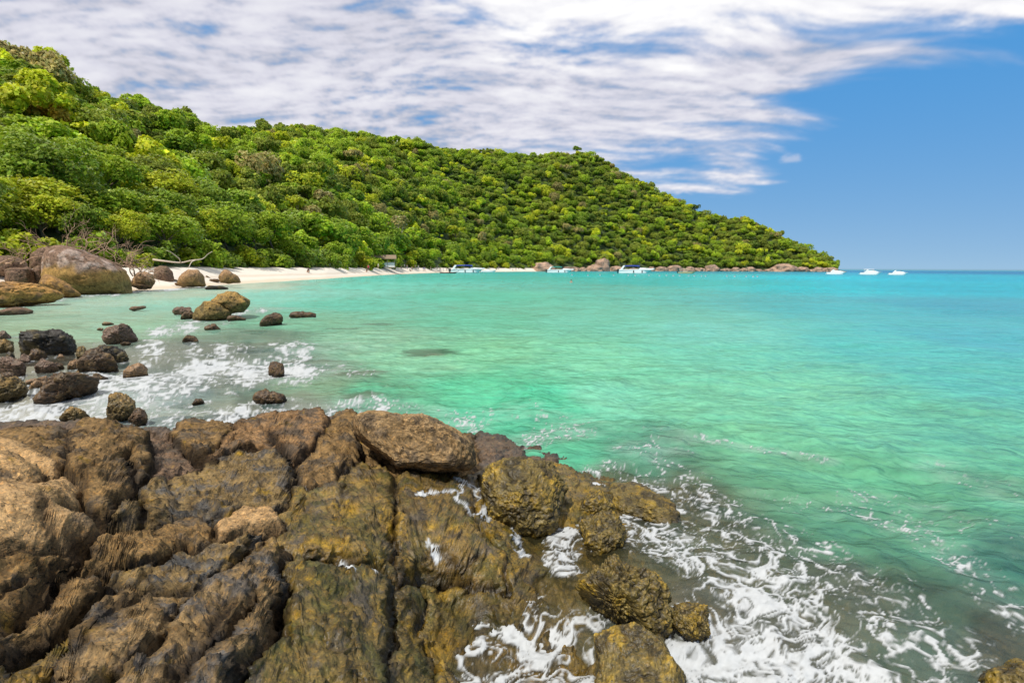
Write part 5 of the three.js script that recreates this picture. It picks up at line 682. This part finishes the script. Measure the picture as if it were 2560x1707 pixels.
// shrubs along the back of the beach
{
  const R = rng(501); let n = 0;
  for (let u = -60; u < 1330; u += u < 500 ? 44 : 30) {
    const az = azOf(u + (R() - 0.5) * 20), L = land(az), r = L.rt + 0.5 + R() * 2.5; const k = ['bright', 'bright', 'mid', 'lime'][Math.floor(R() * 4)], g = shrubs[Math.floor(R() * 3)];
    const t = new THREE.Group(); part(t, 'foliage', g, KIND[k]); const s = (0.75 + 0.65 * R()) * (u > 900 ? 1.5 : 1); t.scale.set(s, s * (0.8 + 0.4 * R()), s); t.rotation.y = R() * 6.28; t.position.set(r * Math.sin(az), landY(az, r, L) - 0.3, -r * Math.cos(az));
    add(t, 'shrub', `${{ bright: 'bright green', mid: 'mid green', lime: 'yellow green' }[k]} leafy shrub at the back edge of the white beach`, 'shrub', `${{ bright: 'bright green', mid: 'mid green', lime: 'yellow green' }[k]} shrubs along the beach`); n++;
  }
}
// trees one can tell apart on the hillside: pixel of the crown top, height in pixels, width in pixels, distance
{
  const uniq = (u, v, hpx, wpx, r, kind, bark, label, gi, open) => {
    const d = ray(u, v), f = Math.hypot(d.x, d.z), top = CAM_H + r * d.y / f, h = hpx * r / F0, w = wpx * r / F0, x = d.x / f * r, z = d.z / f * r;
    const c = crown(700 + gi, { rx: w * 0.5, ry: h * (open ? 0.22 : 0.3), cy: h * (open ? 0.78 : 0.68), lobes: 9, sprays: open ? 150 : 320, per: 5, size: 0.9, spread: 0.8, flat: 0.6, low: 0.4 }), t = new THREE.Group();
    part(t, 'trunk', trunkGeo(800 + gi, c.lobes, 0.022 * h), bark ? mPaleBark : mBark); part(t, 'crown', c.geo, KIND[kind]); t.position.set(x, top - h, z); add(t, 'forest_tree', label, 'tree'); };
  uniq(690, 382, 150, 70, 300, 'olive', true, 'tall tree with a round olive crown and bare white trunk on the hillside', 1, true);
  uniq(995, 530, 125, 62, 262, 'pale', true, 'pale brown crowned tree with bare trunk above the beach', 2, true);
  uniq(808, 455, 110, 42, 210, 'pale', false, 'dead looking pink brown tree standing out of the green slope', 3, false);
  uniq(545, 425, 95, 95, 215, 'pale', false, 'wide pale crowned tree on the slope above the bright beach trees', 4, false);
  uniq(605, 475, 60, 62, 190, 'olive', false, 'low dome of olive brown leaves on the slope', 5, false);
  uniq(1050, 570, 75, 46, 310, 'mid', true, 'slim tree with several pale stems behind the hut', 6, true);
  uniq(1445, 362, 28, 26, 700, 'mid', false, 'lone tree breaking the skyline at the brow of the hill', 7, false);
  uniq(1738, 507, 28, 24, 715, 'dark', false, 'dark tree standing out on the descending skyline', 8, false);
  uniq(290, 355, 90, 120, 150, 'lime', false, 'bright yellow crowned tree glowing on the left slope', 9, false);
  uniq(740, 480, 95, 40, 195, 'lime', true, 'thin yellow green tree with white stem on the slope', 10, true);
  uniq(1140, 560, 50, 60, 350, 'lime', false, 'rounded yellow green tree above the far end of the beach', 11, false);
}
// dead bush and driftwood by the huge boulder
const mTwig = new THREE.MeshStandardMaterial({ name: 'dead twigs', color: new THREE.Color(0.36, 0.23, 0.145), roughness: 0.9 }), mDrift = new THREE.MeshStandardMaterial({ name: 'bleached wood', color: new THREE.Color(0.52, 0.43, 0.34), roughness: 0.85 });
function twigs(seed, n, reach, r) { const R = rng(seed), gs = []; const grow = (p, d, l, rad, dep) => { const mid = p.clone().addScaledVector(d, l * 0.5).add(dirOf(R).multiplyScalar(l * 0.18)), end = p.clone().addScaledVector(d, l).add(dirOf(R).multiplyScalar(l * 0.22)); gs.push(tube([p, mid, end], rad, rad * 0.55, 4)); if (dep > 0) for (let i = 0; i < 2 + (R() < 0.5 ? 1 : 0); i++) grow(i ? end : mid, d.clone().add(dirOf(R).multiplyScalar(0.85)).normalize(), l * (0.55 + 0.25 * R()), rad * 0.55, dep - 1); };
  for (let i = 0; i < n; i++) { const d = dirOf(R); d.y = Math.abs(d.y) * 0.7 + 0.15; grow(new THREE.Vector3((R() - 0.5) * reach * 0.8, 0, (R() - 0.5) * reach * 0.3), d.normalize(), reach * 0.42, r, 3); } return mergeGeometries(gs); }
for (const [u, v, h, reach, n, l] of [[190, 640, 4.5, 4.2, 10, 'tangle of dead pinkish twigs above the huge boulder'], [290, 668, 2.6, 3.6, 10, 'bare brown bush hanging over the right shoulder of the huge boulder'], [345, 690, 1.6, 2.6, 8, 'grey leafless bush between huge boulder and egg boulder'], [30, 660, 3.0, 3.0, 7, 'dead branches over the dark boulders at the left edge']]) {
  const d = ray(u, v), r = 64, f = Math.hypot(d.x, d.z), m = new THREE.Group(); part(m, 'branches', twigs(Math.round(u * 7 + v), n, reach, 0.07), mTwig); m.position.set(d.x / f * r, CAM_H + r * d.y / f, d.z / f * r); add(m, 'dead_bush', l, 'dead bush'); }
{ const at = (u, v, r) => { const d = ray(u, v), f = Math.hypot(d.x, d.z); return new THREE.Vector3(d.x / f * r, CAM_H + r * d.y / f, d.z / f * r); }; const px = (x, y, r) => at(x / 3.136, 560 + y / 3.136, r);
  const g = mergeGeometries([tube([px(1200, 278, 74), px(1290, 290, 73), px(1420, 302, 72.5), px(1500, 285, 72), px(1590, 272, 71.5), px(1630, 235, 71), px(1665, 215, 70.5)], 0.11, 0.03), tube([px(1415, 300, 72.5), px(1405, 272, 72), px(1360, 235, 71.6), px(1330, 215, 71), px(1300, 208, 71)], 0.07, 0.02), tube([px(1530, 283, 72), px(1500, 300, 71), px(1478, 345, 70.5)], 0.07, 0.03)]);
  g.translate(-px(1420, 302, 72.5).x, 0, -px(1420, 302, 72.5).z); const m = shade(new THREE.Mesh(g, mDrift)); m.position.set(px(1420, 302, 72.5).x, 0, px(1420, 302, 72.5).z); add(m, 'driftwood', 'bleached forked driftwood branch sticking out over the sand', 'driftwood'); }

// ------------------------------------------------------------------ rocks along the far shore
{
  const R = rng(909); let i = 0;
  const farRock = (u, w, hpx, label, group) => { const az = azOf(u), L = land(az), r = L.rs + 2, p = onPlane(u, 669, 0); const s = r / F0, x = r * Math.sin(az), z = -r * Math.cos(az);
    const g = ico(8).clone(), pos = g.attributes.position, col = new Float32Array(pos.count * 3), uv = new Float32Array(pos.count * 2), v = new THREE.Vector3(), sd = i++ * 5.1;
    for (let k = 0; k < pos.count; k++) { v.fromBufferAttribute(pos, k); const n = fbm3(v.x * 1.3 + sd, v.y * 1.3, v.z * 1.3, 3); v.multiplyScalar(1 + 0.28 * n); v.y = v.y > 0 ? Math.pow(v.y, 0.8) : v.y; v.set(v.x * w * s * 0.5, v.y * hpx * s * 0.95, v.z * w * s * 0.4); pos.setXYZ(k, v.x, v.y, v.z); const q = ss(0.5, -0.2, n + 0.3 * N3(v.x, v.y, v.z)), c = [lerp(0.2, 0.46, q), lerp(0.15, 0.31, q), lerp(0.12, 0.22, q)].map((a) => a * 1.3); col.set(c, k * 3); uv.set([v.x * 0.5 + v.z * 0.3, v.y * 0.5], k * 2); }
    g.setAttribute('color', new THREE.BufferAttribute(col, 3)); g.setAttribute('uv', new THREE.BufferAttribute(uv, 2)); g.computeVertexNormals(); const m = shade(new THREE.Mesh(g, mBoulder)); m.position.set(x, 0.3, z); add(m, 'shore_boulder', label, 'boulder', group); };
  farRock(1355, 60, 22, 'large pinkish boulder at the far right end of the sand');
  farRock(1505, 40, 32, 'tall grey boulder on the far shore between two white boats'); farRock(1485, 46, 16, 'broad tan boulder left of the tall grey boulder on the far shore'); farRock(1540, 40, 12, 'low boulder right of the tall grey boulder on the far shore');
  farRock(1685, 40, 14, 'sloping pink boulder above the small green boat'); farRock(1780, 36, 15, 'grey boulder right of the small green boat on the far shore'); farRock(1960, 60, 17, 'largest pale boulder near the tip of the headland');
  for (let u = 1420; u < 2100; u += 15 + 12 * R()) if (Math.abs(u - 1500) > 30) farRock(u, 14 + 18 * R(), 4 + 7 * R(), 'pale pink granite boulder at the waterline of the wooded headland', 'boulders along the headland waterline');
}

// ------------------------------------------------------------------ boats
const mWhite = new THREE.MeshPhysicalMaterial({ name: 'white gelcoat', color: new THREE.Color(0.88, 0.88, 0.88), roughness: 0.4, clearcoat: 0.2 }), mBlue = new THREE.MeshStandardMaterial({ name: 'blue canvas', color: new THREE.Color(0.02, 0.06, 0.42), roughness: 0.8 }), mTeal = new THREE.MeshStandardMaterial({ name: 'teal canvas', color: new THREE.Color(0.01, 0.30, 0.26), roughness: 0.8 }), mDarkGlass = new THREE.MeshStandardMaterial({ name: 'dark glazing', color: new THREE.Color(0.02, 0.025, 0.03), roughness: 0.1 }), mGrey = new THREE.MeshStandardMaterial({ name: 'grey metal', color: new THREE.Color(0.35, 0.36, 0.37), roughness: 0.4, metalness: 0.5 }), mBlack = new THREE.MeshStandardMaterial({ name: 'black engine', color: new THREE.Color(0.03, 0.03, 0.03), roughness: 0.4 }), mWoodBoat = new THREE.MeshStandardMaterial({ name: 'painted planks', color: new THREE.Color(0.36, 0.36, 0.2), roughness: 0.7 }), mDeckTan = new THREE.MeshStandardMaterial({ name: 'tan deck', color: new THREE.Color(0.5, 0.42, 0.32), roughness: 0.8 }), mDarkWood = new THREE.MeshStandardMaterial({ name: 'dark planks', color: new THREE.Color(0.07, 0.05, 0.04), roughness: 0.8 });
function hullGeo(len, beam, hgt, rise = 0.35) { // bow towards +x
  const NS = 22, NJ = 9, P = [], I = [];
  for (let i = 0; i <= NS; i++) { const t = i / NS, x = (t - 0.5) * len, b = beam * 0.5 * (t < 0.55 ? 0.92 + 0.08 * t / 0.55 : Math.pow(Math.max(0, 1 - Math.pow((t - 0.55) / 0.45, 2.1)), 0.8)), sh = hgt * (1 + rise * t * t), kl = -0.35 * (t < 0.7 ? 1 : 1 - Math.pow((t - 0.7) / 0.3, 2)) ;
    for (let j = 0; j < NJ; j++) { const q = j / (NJ - 1) * 2 - 1, a = Math.abs(q), yy = a < 0.5 ? lerp(kl, 0.12, a / 0.5) : lerp(0.12, sh, (a - 0.5) / 0.5), bb = b * (a < 0.5 ? a / 0.5 * 0.98 : lerp(0.98, 1, (a - 0.5) / 0.5)); P.push(x + (yy - sh) * 1.5 * t ** 5, yy, Math.sign(q) * bb); } }
  for (let i = 0; i < NS; i++) for (let j = 0; j < NJ - 1; j++) { const a = i * NJ + j, b = a + NJ; I.push(a, b, b + 1, a, b + 1, a + 1); }
  const dk = P.length / 3; for (let i = 0; i <= NS; i++) { const L = i * NJ, Rr = L + NJ - 1; for (const k of [L, Rr]) P.push(P[k * 3], P[k * 3 + 1] - 0.06, P[k * 3 + 2] * 0.94); } for (let i = 0; i < NS; i++) { const a = dk + i * 2; I.push(a, a + 1, a + 3, a, a + 3, a + 2); }
  const c = P.length / 3; P.push(-len / 2, 0.1, 0); for (let j = 0; j < NJ - 1; j++) I.push(c, j, j + 1); I.push(c, NJ - 1, 0);
  const g = new THREE.BufferGeometry(); g.setAttribute('position', new THREE.Float32BufferAttribute(P, 3)); g.setIndex(I); const ng = g.toNonIndexed(); ng.computeVertexNormals(); return ng;
}
function ext(pts, depth, bev = 0.05) { const s = new THREE.Shape(pts.map(([x, y]) => new THREE.Vector2(x, y))); const g = new THREE.ExtrudeGeometry(s, { depth, bevelEnabled: true, bevelSize: bev, bevelThickness: bev, bevelSegments: 2 }); g.translate(0, 0, -depth / 2); return g; }
const bar = (a, b, r) => tube([new THREE.Vector3(...a), new THREE.Vector3(...a).lerp(new THREE.Vector3(...b), 0.5), new THREE.Vector3(...b)], r, r, 5);
function canopyGeo(x0, x1, w, y) { const NX = 10, NZ = 6, P = [], I = []; for (const s of [0, 0.22]) for (let i = 0; i <= NX; i++) for (let j = 0; j <= NZ; j++) { const t = i / NX, q = j / NZ * 2 - 1; P.push(lerp(x0, x1, t), y - s + 0.18 * (1 - q * q) + 0.08 * Math.sin(Math.PI * t), q * w / 2); }
  const m = (NX + 1) * (NZ + 1); for (let s = 0; s < 2; s++) for (let i = 0; i < NX; i++) for (let j = 0; j < NZ; j++) { const a = s * m + i * (NZ + 1) + j, b = a + NZ + 1; if (s) I.push(a, b, b + 1, a, b + 1, a + 1); else I.push(a, b + 1, b, a, a + 1, b + 1); } const g = new THREE.BufferGeometry(); g.setAttribute('position', new THREE.Float32BufferAttribute(P, 3)); g.setIndex(I); g.computeVertexNormals(); return g; }
const outboard = () => { const g = mergeGeometries([ext([[-0.35, 0.2], [0.25, 0.2], [0.3, 0.9], [0.1, 1.1], [-0.35, 1.0]], 0.4), new THREE.BoxGeometry(0.22, 1.1, 0.16).translate(-0.1, -0.3, 0).toNonIndexed()].map((q) => { q.deleteAttribute('uv'); return q; })); return g; };
function speedboat(canvas, covered) { // 12 m: hull, deck, windscreen, canvas roof on posts, arch, outboards
  const t = new THREE.Group(); part(t, 'hull', hullGeo(12, 3.1, 1.3), mWhite);
  part(t, 'foredeck', ext([[0.6, 1.0], [5.6, 1.32], [4.2, 1.55], [2.0, 1.72], [0.9, 1.75]], 2.0, 0.12), mWhite); part(t, 'windscreen', ext([[0.2, 1.6], [1.75, 1.74], [0.7, 2.45], [0.45, 2.45]], 1.9, 0.04), mDarkGlass);
  part(t, 'canopy', canopyGeo(-4.1, covered, 2.8, 2.45), canvas); for (const x of [-3.9, -1.4, covered - 0.3]) for (const s of [-1, 1]) part(t, 'canopy_post', bar([x, 0.9, s * 1.25], [x, 2.42, s * 1.2], 0.045), mGrey);
  part(t, 'radar_arch', ext([[-5.7, 1.0], [-5.1, 1.0], [-4.1, 2.6], [-4.5, 2.6]], 2.9, 0.05), mWhite); for (const z of [-0.75, 0, 0.75]) { const o = part(t, 'outboard_motor', outboard(), mBlack); o.position.set(-6.3, 0.35, z); }
  part(t, 'rub_rail', ext([[-5.9, 0.93], [5.2, 1.12], [5.2, 1.18], [-5.9, 0.99]], 3.02, 0.03), mGrey); for (const [x, z] of [[-1.2, 1.62], [1.6, 1.6]]) { const f = part(t, 'fender', new THREE.CapsuleGeometry(0.16, 0.5, 4, 8), mBlack); f.position.set(x, 0.62, z); }
  part(t, 'bench_seat', new THREE.BoxGeometry(4.6, 0.35, 2.2).translate(-2.2, 1.15, 0), mWhite); return t;
}
function yacht() { const t = new THREE.Group(); part(t, 'hull', hullGeo(12, 3.4, 1.35, 0.25), mWhite); part(t, 'cabin', ext([[-2.6, 1.3], [4.2, 1.5], [2.2, 2.15], [0.4, 2.35], [-2.4, 2.3]], 2.3, 0.15), mWhite); part(t, 'windscreen', ext([[0.5, 2.0], [2.9, 1.98], [1.2, 2.75], [0.7, 2.75]], 2.1, 0.03), mDarkGlass); part(t, 'radar_arch', ext([[-3.9, 1.3], [-3.1, 1.3], [-1.6, 3.1], [-2.2, 3.1]], 2.7, 0.08), mWhite); part(t, 'cockpit', new THREE.BoxGeometry(2.4, 0.5, 2.6).translate(-4.4, 1.3, 0), mDarkGlass); part(t, 'swim_platform', new THREE.BoxGeometry(1.0, 0.15, 2.8).translate(-6.3, 0.35, 0), mWhite); part(t, 'rail', tube([[0.5, 2.2, 1.3], [3.4, 2.15, 1.1], [5.9, 2.3, 0.1], [3.4, 2.15, -1.1], [0.5, 2.2, -1.3]].map((a) => new THREE.Vector3(...a)), 0.03, 0.03, 4), mGrey); return t; }
function place(o, u, v, lenPx, len, turn, r0) { const p = onPlane(u, v, 0), r = r0 ?? Math.hypot(p.x, p.z), d = ray(u, v), f = Math.hypot(d.x, d.z); o.position.set(d.x / f * r, 0, d.z / f * r); const s = lenPx * (r / Math.hypot(1, Math.hypot((u - 1280) / F0)) ) / F0 / len; o.scale.setScalar(s); o.rotation.y = turn - Math.atan2(d.x, -d.z); return s; }
{
  let b = speedboat(mBlue, 1.5); place(b, 1170, 679, 86, 12, 0.12, 268); add(b, 'speedboat', 'white speedboat with a long blue canopy nosed up to the sand', 'speedboat');
  b = speedboat(mTeal, 0.4); place(b, 1402, 680, 68, 12, 0.1, 300); add(b, 'speedboat', 'white speedboat with a teal green canopy off the end of the beach', 'speedboat');
  b = speedboat(mBlue, 0.8); place(b, 1592, 682, 88, 12, 0.08, 290); add(b, 'speedboat', 'white speedboat with a short blue canopy and black fenders, largest boat afloat', 'speedboat');
  const y = yacht(); place(y, 2092, 681, 47, 12.6, 0.15, 330); add(y, 'motor_yacht', 'white motor cruiser off the tip of the headland, leftmost of three', 'motor yacht');
  const y2 = y.clone(); place(y2, 2178, 682, 50, 12.6, 0.1, 330); add(y2, 'motor_yacht', 'white motor cruiser with a long flat hardtop, middle of the three', 'motor yacht'); part(y2, 'hardtop', canopyGeo(-4.2, 1.4, 2.8, 3.15), mWhite); for (const x of [-3.9, 0.9]) for (const s of [-1, 1]) part(y2, 'hardtop_post', bar([x, 1.4, s * 1.2], [x, 3.1, s * 1.25], 0.05), mWhite);
  const y3 = y.clone(); place(y3, 2247, 683, 44, 12.6, 0.12, 330); add(y3, 'motor_yacht', 'small low white motor cruiser farthest right near the horizon', 'motor yacht');
  const l = new THREE.Group(); part(l, 'hull', hullGeo(10, 2.4, 0.9, 0.5), mWoodBoat); part(l, 'roof', canopyGeo(-4.4, 0.6, 2.2, 2.3), mDeckTan); for (const x of [-4.1, -1.8, 0.4]) for (const s of [-1, 1]) part(l, 'roof_post', bar([x, 0.7, s * 0.95], [x, 2.3, s * 0.95], 0.05), mDeckTan); part(l, 'wheelhouse', ext([[-2.4, 0.8], [0.2, 0.8], [-0.1, 1.5], [-2.4, 1.5]], 1.7, 0.05), mDeckTan); const eng = part(l, 'outboard_motor', outboard(), mBlack); eng.position.set(-5.2, 0.3, 0); place(l, 1718, 681, 44, 10, 0.05, 300); add(l, 'wooden_boat', 'small green and tan wooden boat with a roof beside the buoys', 'boat');
  const k = new THREE.Group(); part(k, 'hull', hullGeo(9, 1.6, 0.45, 0.8), mDarkWood); part(k, 'thwart', new THREE.BoxGeometry(0.5, 0.08, 1.3).translate(-1, 0.4, 0), mDeckTan); part(k, 'prow_post', bar([4.5, 0.7, 0], [5.0, 1.5, 0], 0.08), mDarkWood); place(k, 1122, 682, 44, 9, 0.0, 238); add(k, 'longtail_boat', 'low dark narrow boat moored in front of the blue canopied speedboat', 'boat');
  const w = new THREE.Group(); part(w, 'hull', hullGeo(10, 2.6, 0.9, 0.3), mWhite); part(w, 'console', ext([[-1.4, 0.8], [0.4, 0.8], [0, 1.7], [-1.2, 1.7]], 1.2, 0.05), mWhite); const e2 = part(w, 'outboard_motor', outboard(), mBlack); e2.position.set(-5.2, 0.3, 0); place(w, 1222, 676, 40, 10, 0.1, 320); add(w, 'skiff', 'plain white open boat right behind the blue canopied beached speedboat', 'boat');
  // buoys of the swimming area
  const by = new THREE.Group(); part(by, 'float', new THREE.SphereGeometry(0.3, 12, 8).scale(1, 0.85, 1), new THREE.MeshStandardMaterial({ name: 'white plastic', color: new THREE.Color(0.75, 0.77, 0.78), roughness: 0.5 })); part(by, 'collar', new THREE.TorusGeometry(0.3, 0.07, 5, 12).rotateX(Math.PI / 2).translate(0, 0.2, 0), mGrey);
  const us = [1430, 1464, 1498, 1532, 1565, 1582, 1615, 1647, 1662, 1680, 1697, 1714, 1730, 1746, 1763, 1812, 1835, 1858, 1876, 1893]; us.forEach((u, i) => { const o = i ? by.clone() : by, r = 186 + 9 * hash(i, 3, 5), d = ray(u + 8 * hash(i, 7, 9), 690), f = Math.hypot(d.x, d.z); o.position.set(d.x / f * r, 0.1, d.z / f * r); add(o, 'buoy', 'white round buoy of the swimming line in front of the boats', 'buoy', 'buoys of the swimming line'); });
}

// ------------------------------------------------------------------ people and the hut, tiny on the far sand
function bodyGeo(sit) { // one continuous surface from tapered limbs
  const B = sit ? [[[0, 0.25, 0], 0.14, [0, 0.62, -0.04], 0.16], [[0, 0.62, -0.04], 0.09, [0, 0.78, -0.02], 0.06], [[0, 0.87, 0], 0.11, [0, 0.9, 0], 0.1], [[0.1, 0.22, 0], 0.09, [0.14, 0.45, 0.38], 0.07], [[0.14, 0.45, 0.38], 0.06, [0.14, 0.06, 0.52], 0.05], [[-0.1, 0.22, 0], 0.09, [-0.14, 0.45, 0.38], 0.07], [[-0.14, 0.45, 0.38], 0.06, [-0.14, 0.06, 0.52], 0.05], [[0.19, 0.6, -0.03], 0.06, [0.2, 0.4, 0.3], 0.04], [[-0.19, 0.6, -0.03], 0.06, [-0.2, 0.4, 0.3], 0.04]]
    : [[[0, 0.9, 0], 0.14, [0, 1.38, 0], 0.16], [[0, 1.4, 0], 0.08, [0, 1.52, 0], 0.06], [[0, 1.6, 0], 0.1, [0, 1.66, 0.01], 0.1], [[0.09, 0.88, 0], 0.1, [0.11, 0.48, 0.02], 0.07], [[0.11, 0.48, 0.02], 0.065, [0.12, 0.05, 0], 0.05], [[-0.09, 0.88, 0], 0.1, [-0.12, 0.48, 0.08], 0.07], [[-0.12, 0.48, 0.08], 0.065, [-0.13, 0.05, 0.02], 0.05], [[0.2, 1.38, 0], 0.06, [0.27, 1.08, 0.02], 0.05], [[0.27, 1.08, 0.02], 0.045, [0.28, 0.82, 0.1], 0.04], [[-0.2, 1.38, 0], 0.06, [-0.27, 1.1, -0.02], 0.05], [[-0.27, 1.1, -0.02], 0.045, [-0.27, 0.84, 0.08], 0.04]];
  const res = 44, mc = new MarchingCubes(res, new THREE.MeshBasicMaterial(), false, false, 40000), half = 0.95, cy = sit ? 0.5 : 0.9;
  const cap = (p, a, ra, b, rb) => { const ab = [b[0] - a[0], b[1] - a[1], b[2] - a[2]], ap = [p[0] - a[0], p[1] - a[1], p[2] - a[2]], t = clamp((ap[0] * ab[0] + ap[1] * ab[1] + ap[2] * ab[2]) / (ab[0] ** 2 + ab[1] ** 2 + ab[2] ** 2 + 1e-9), 0, 1); return Math.hypot(ap[0] - ab[0] * t, ap[1] - ab[1] * t, ap[2] - ab[2] * t) - lerp(ra, rb, t); };
  for (let z = 0; z < res; z++) for (let y = 0; y < res; y++) for (let x = 0; x < res; x++) { const p = [(x / res * 2 - 1) * half, (y / res * 2 - 1) * half + cy, (z / res * 2 - 1) * half]; let d = 9; for (const [a, ra, b, rb] of B) { const e = cap(p, a, ra, b, rb), h = Math.max(0.05 - Math.abs(d - e), 0) / 0.05; d = Math.min(d, e) - h * h * 0.05 * 0.25; } mc.field[x + y * res + z * res * res] = -d; }
  mc.isolation = 0; mc.update(); const n = mc.count, g = new THREE.BufferGeometry(), P = new Float32Array(n * 3), Nn = new Float32Array(n * 3); for (let i = 0; i < n; i++) { P[i * 3] = mc.positionArray[i * 3] * half; P[i * 3 + 1] = mc.positionArray[i * 3 + 1] * half + cy; P[i * 3 + 2] = mc.positionArray[i * 3 + 2] * half; Nn.set([mc.normalArray[i * 3], mc.normalArray[i * 3 + 1], mc.normalArray[i * 3 + 2]], i * 3); } g.setAttribute('position', new THREE.BufferAttribute(P, 3)); g.setAttribute('normal', new THREE.BufferAttribute(Nn, 3)); return g;
}
{
  const stand = bodyGeo(false), sit = bodyGeo(true), mSkin = new THREE.MeshStandardMaterial({ name: 'skin', color: new THREE.Color(0.42, 0.26, 0.18), roughness: 0.7 }), mHair = new THREE.MeshStandardMaterial({ name: 'hair', color: new THREE.Color(0.03, 0.02, 0.015), roughness: 0.8 });
  const cloth = {}; const cm = (n, r, g, b) => (cloth[n] ??= new THREE.MeshStandardMaterial({ name: n, color: new THREE.Color(r, g, b), roughness: 0.9 }));
  const shirt = new THREE.LatheGeometry([[0.155, 0.86], [0.175, 0.95], [0.165, 1.1], [0.185, 1.3], [0.2, 1.4], [0.12, 1.47]].map(([x, y]) => new THREE.Vector2(x, y)), 12).scale(1.15, 1, 0.95), shorts = new THREE.LatheGeometry([[0.21, 0.6], [0.2, 0.75], [0.17, 0.93]].map(([x, y]) => new THREE.Vector2(x, y)), 12).scale(1.1, 1, 0.85), hair = new THREE.SphereGeometry(0.118, 10, 8).scale(1, 1, 1.05);
  const person = (u, f, pose, top, bottom, label, group, turn = 0) => { const az = azOf(u), L = land(az), r = lerp(L.rs, L.rt, f), t = new THREE.Group(); part(t, 'body', pose ? sit : stand, mSkin); const s = part(t, 'shirt', shirt, top); const h = part(t, 'hair', hair, mHair); if (pose) { s.position.set(0, -0.68, -0.02); h.position.set(0, 0.93, -0.03); } else { part(t, 'shorts', shorts, bottom); h.position.set(0, 1.69, -0.02); } t.position.set(r * Math.sin(az), landY(az, r, L) - 0.02, -r * Math.cos(az)); t.rotation.y = turn; t.scale.setScalar(1.05); add(t, 'person', label, 'person', group); };
  const red = cm('red cloth', 0.5, 0.03, 0.05), blue = cm('blue cloth', 0.12, 0.15, 0.4), white = cm('white cloth', 0.75, 0.74, 0.72), dark = cm('dark cloth', 0.03, 0.03, 0.04), tan = cm('tan cloth', 0.4, 0.28, 0.18);
  person(921, 0.55, 0, red, dark, 'person in a red top standing on the sand left of the hut'); person(917, 0.45, 1, dark, dark, 'person in dark clothes sitting on the sand below the one in red'); person(771, 0.5, 1, dark, dark, 'person sitting alone on the open sand in front of the left beach trees'); person(1058, 0.4, 0, blue, white, 'person in blue standing right of the hut near the water', null, 1); person(1062, 0.4, 0, blue, dark, 'person in a blue top beside the one with white shorts', null, 2); person(946, 0.75, 0, white, tan, 'person in white standing before the hut'); person(977, 0.7, 0, dark, dark, 'person in dark clothes at the right corner of the hut');
  const R = rng(4242); [1003, 1011, 1018, 1025, 1030, 1038, 1046, 1077, 1085, 1093, 1100, 1108, 1117, 1240, 1247, 1274, 1282, 1290, 1296].forEach((u, i) => person(u, 0.25 + 0.6 * R(), i % 5 === 3 ? 1 : 0, [tan, white, tan, dark, tan][i % 5], [dark, tan, blue, white][i % 4], 'small distant person among the bathers on the far sand', 'bathers on the far sand', R() * 6));
  // swimmer
  const d = ray(1428, 702), f = Math.hypot(d.x, d.z), sw = new THREE.Group(); const rr = 96; part(sw, 'body', stand, mSkin); const h2 = part(sw, 'hair', hair, mHair); h2.position.set(0, 1.69, -0.02); sw.position.set(d.x / f * rr, -1.3, d.z / f * rr); add(sw, 'person', 'swimmer with head and shoulders above the turquoise water', 'person');
  // hut under the trees
  const az = azOf(950), L = land(az), r = L.rt - 0.5, hut = new THREE.Group(), m = cm('weathered boards', 0.42, 0.34, 0.26), th = cm('thatch', 0.22, 0.16, 0.1);
  for (let i = 0; i < 5; i++) for (const z of [-1.6, 1.6]) part(hut, 'post', new THREE.CylinderGeometry(0.1, 0.11, 3.2, 7).translate(-5 + i * 2.5, 1.6, z), m);
  for (let i = 0; i < 4; i++) { if (i !== 1) part(hut, 'wall_panel', new THREE.BoxGeometry(2.3, 1.5, 0.08).translate(-3.75 + i * 2.5, 0.95, 1.62), white); }
  part(hut, 'rail', new THREE.BoxGeometry(10.2, 0.12, 0.12).translate(0, 1.85, 1.66), m); part(hut, 'roof', ext([[-2.6, 3.0], [2.6, 3.0], [0, 4.3]], 11, 0.06).rotateY(Math.PI / 2), th); part(hut, 'floor', new THREE.BoxGeometry(10.4, 0.2, 3.4).translate(0, 0.1, 0), m);
  hut.position.set(r * Math.sin(az), landY(az, r, L), -r * Math.cos(az)); hut.rotation.y = -az; add(hut, 'beach_hut', 'low open wooden hut with pale panels under the trees behind the sand', 'hut');
}
renderer.render(scene, camera);
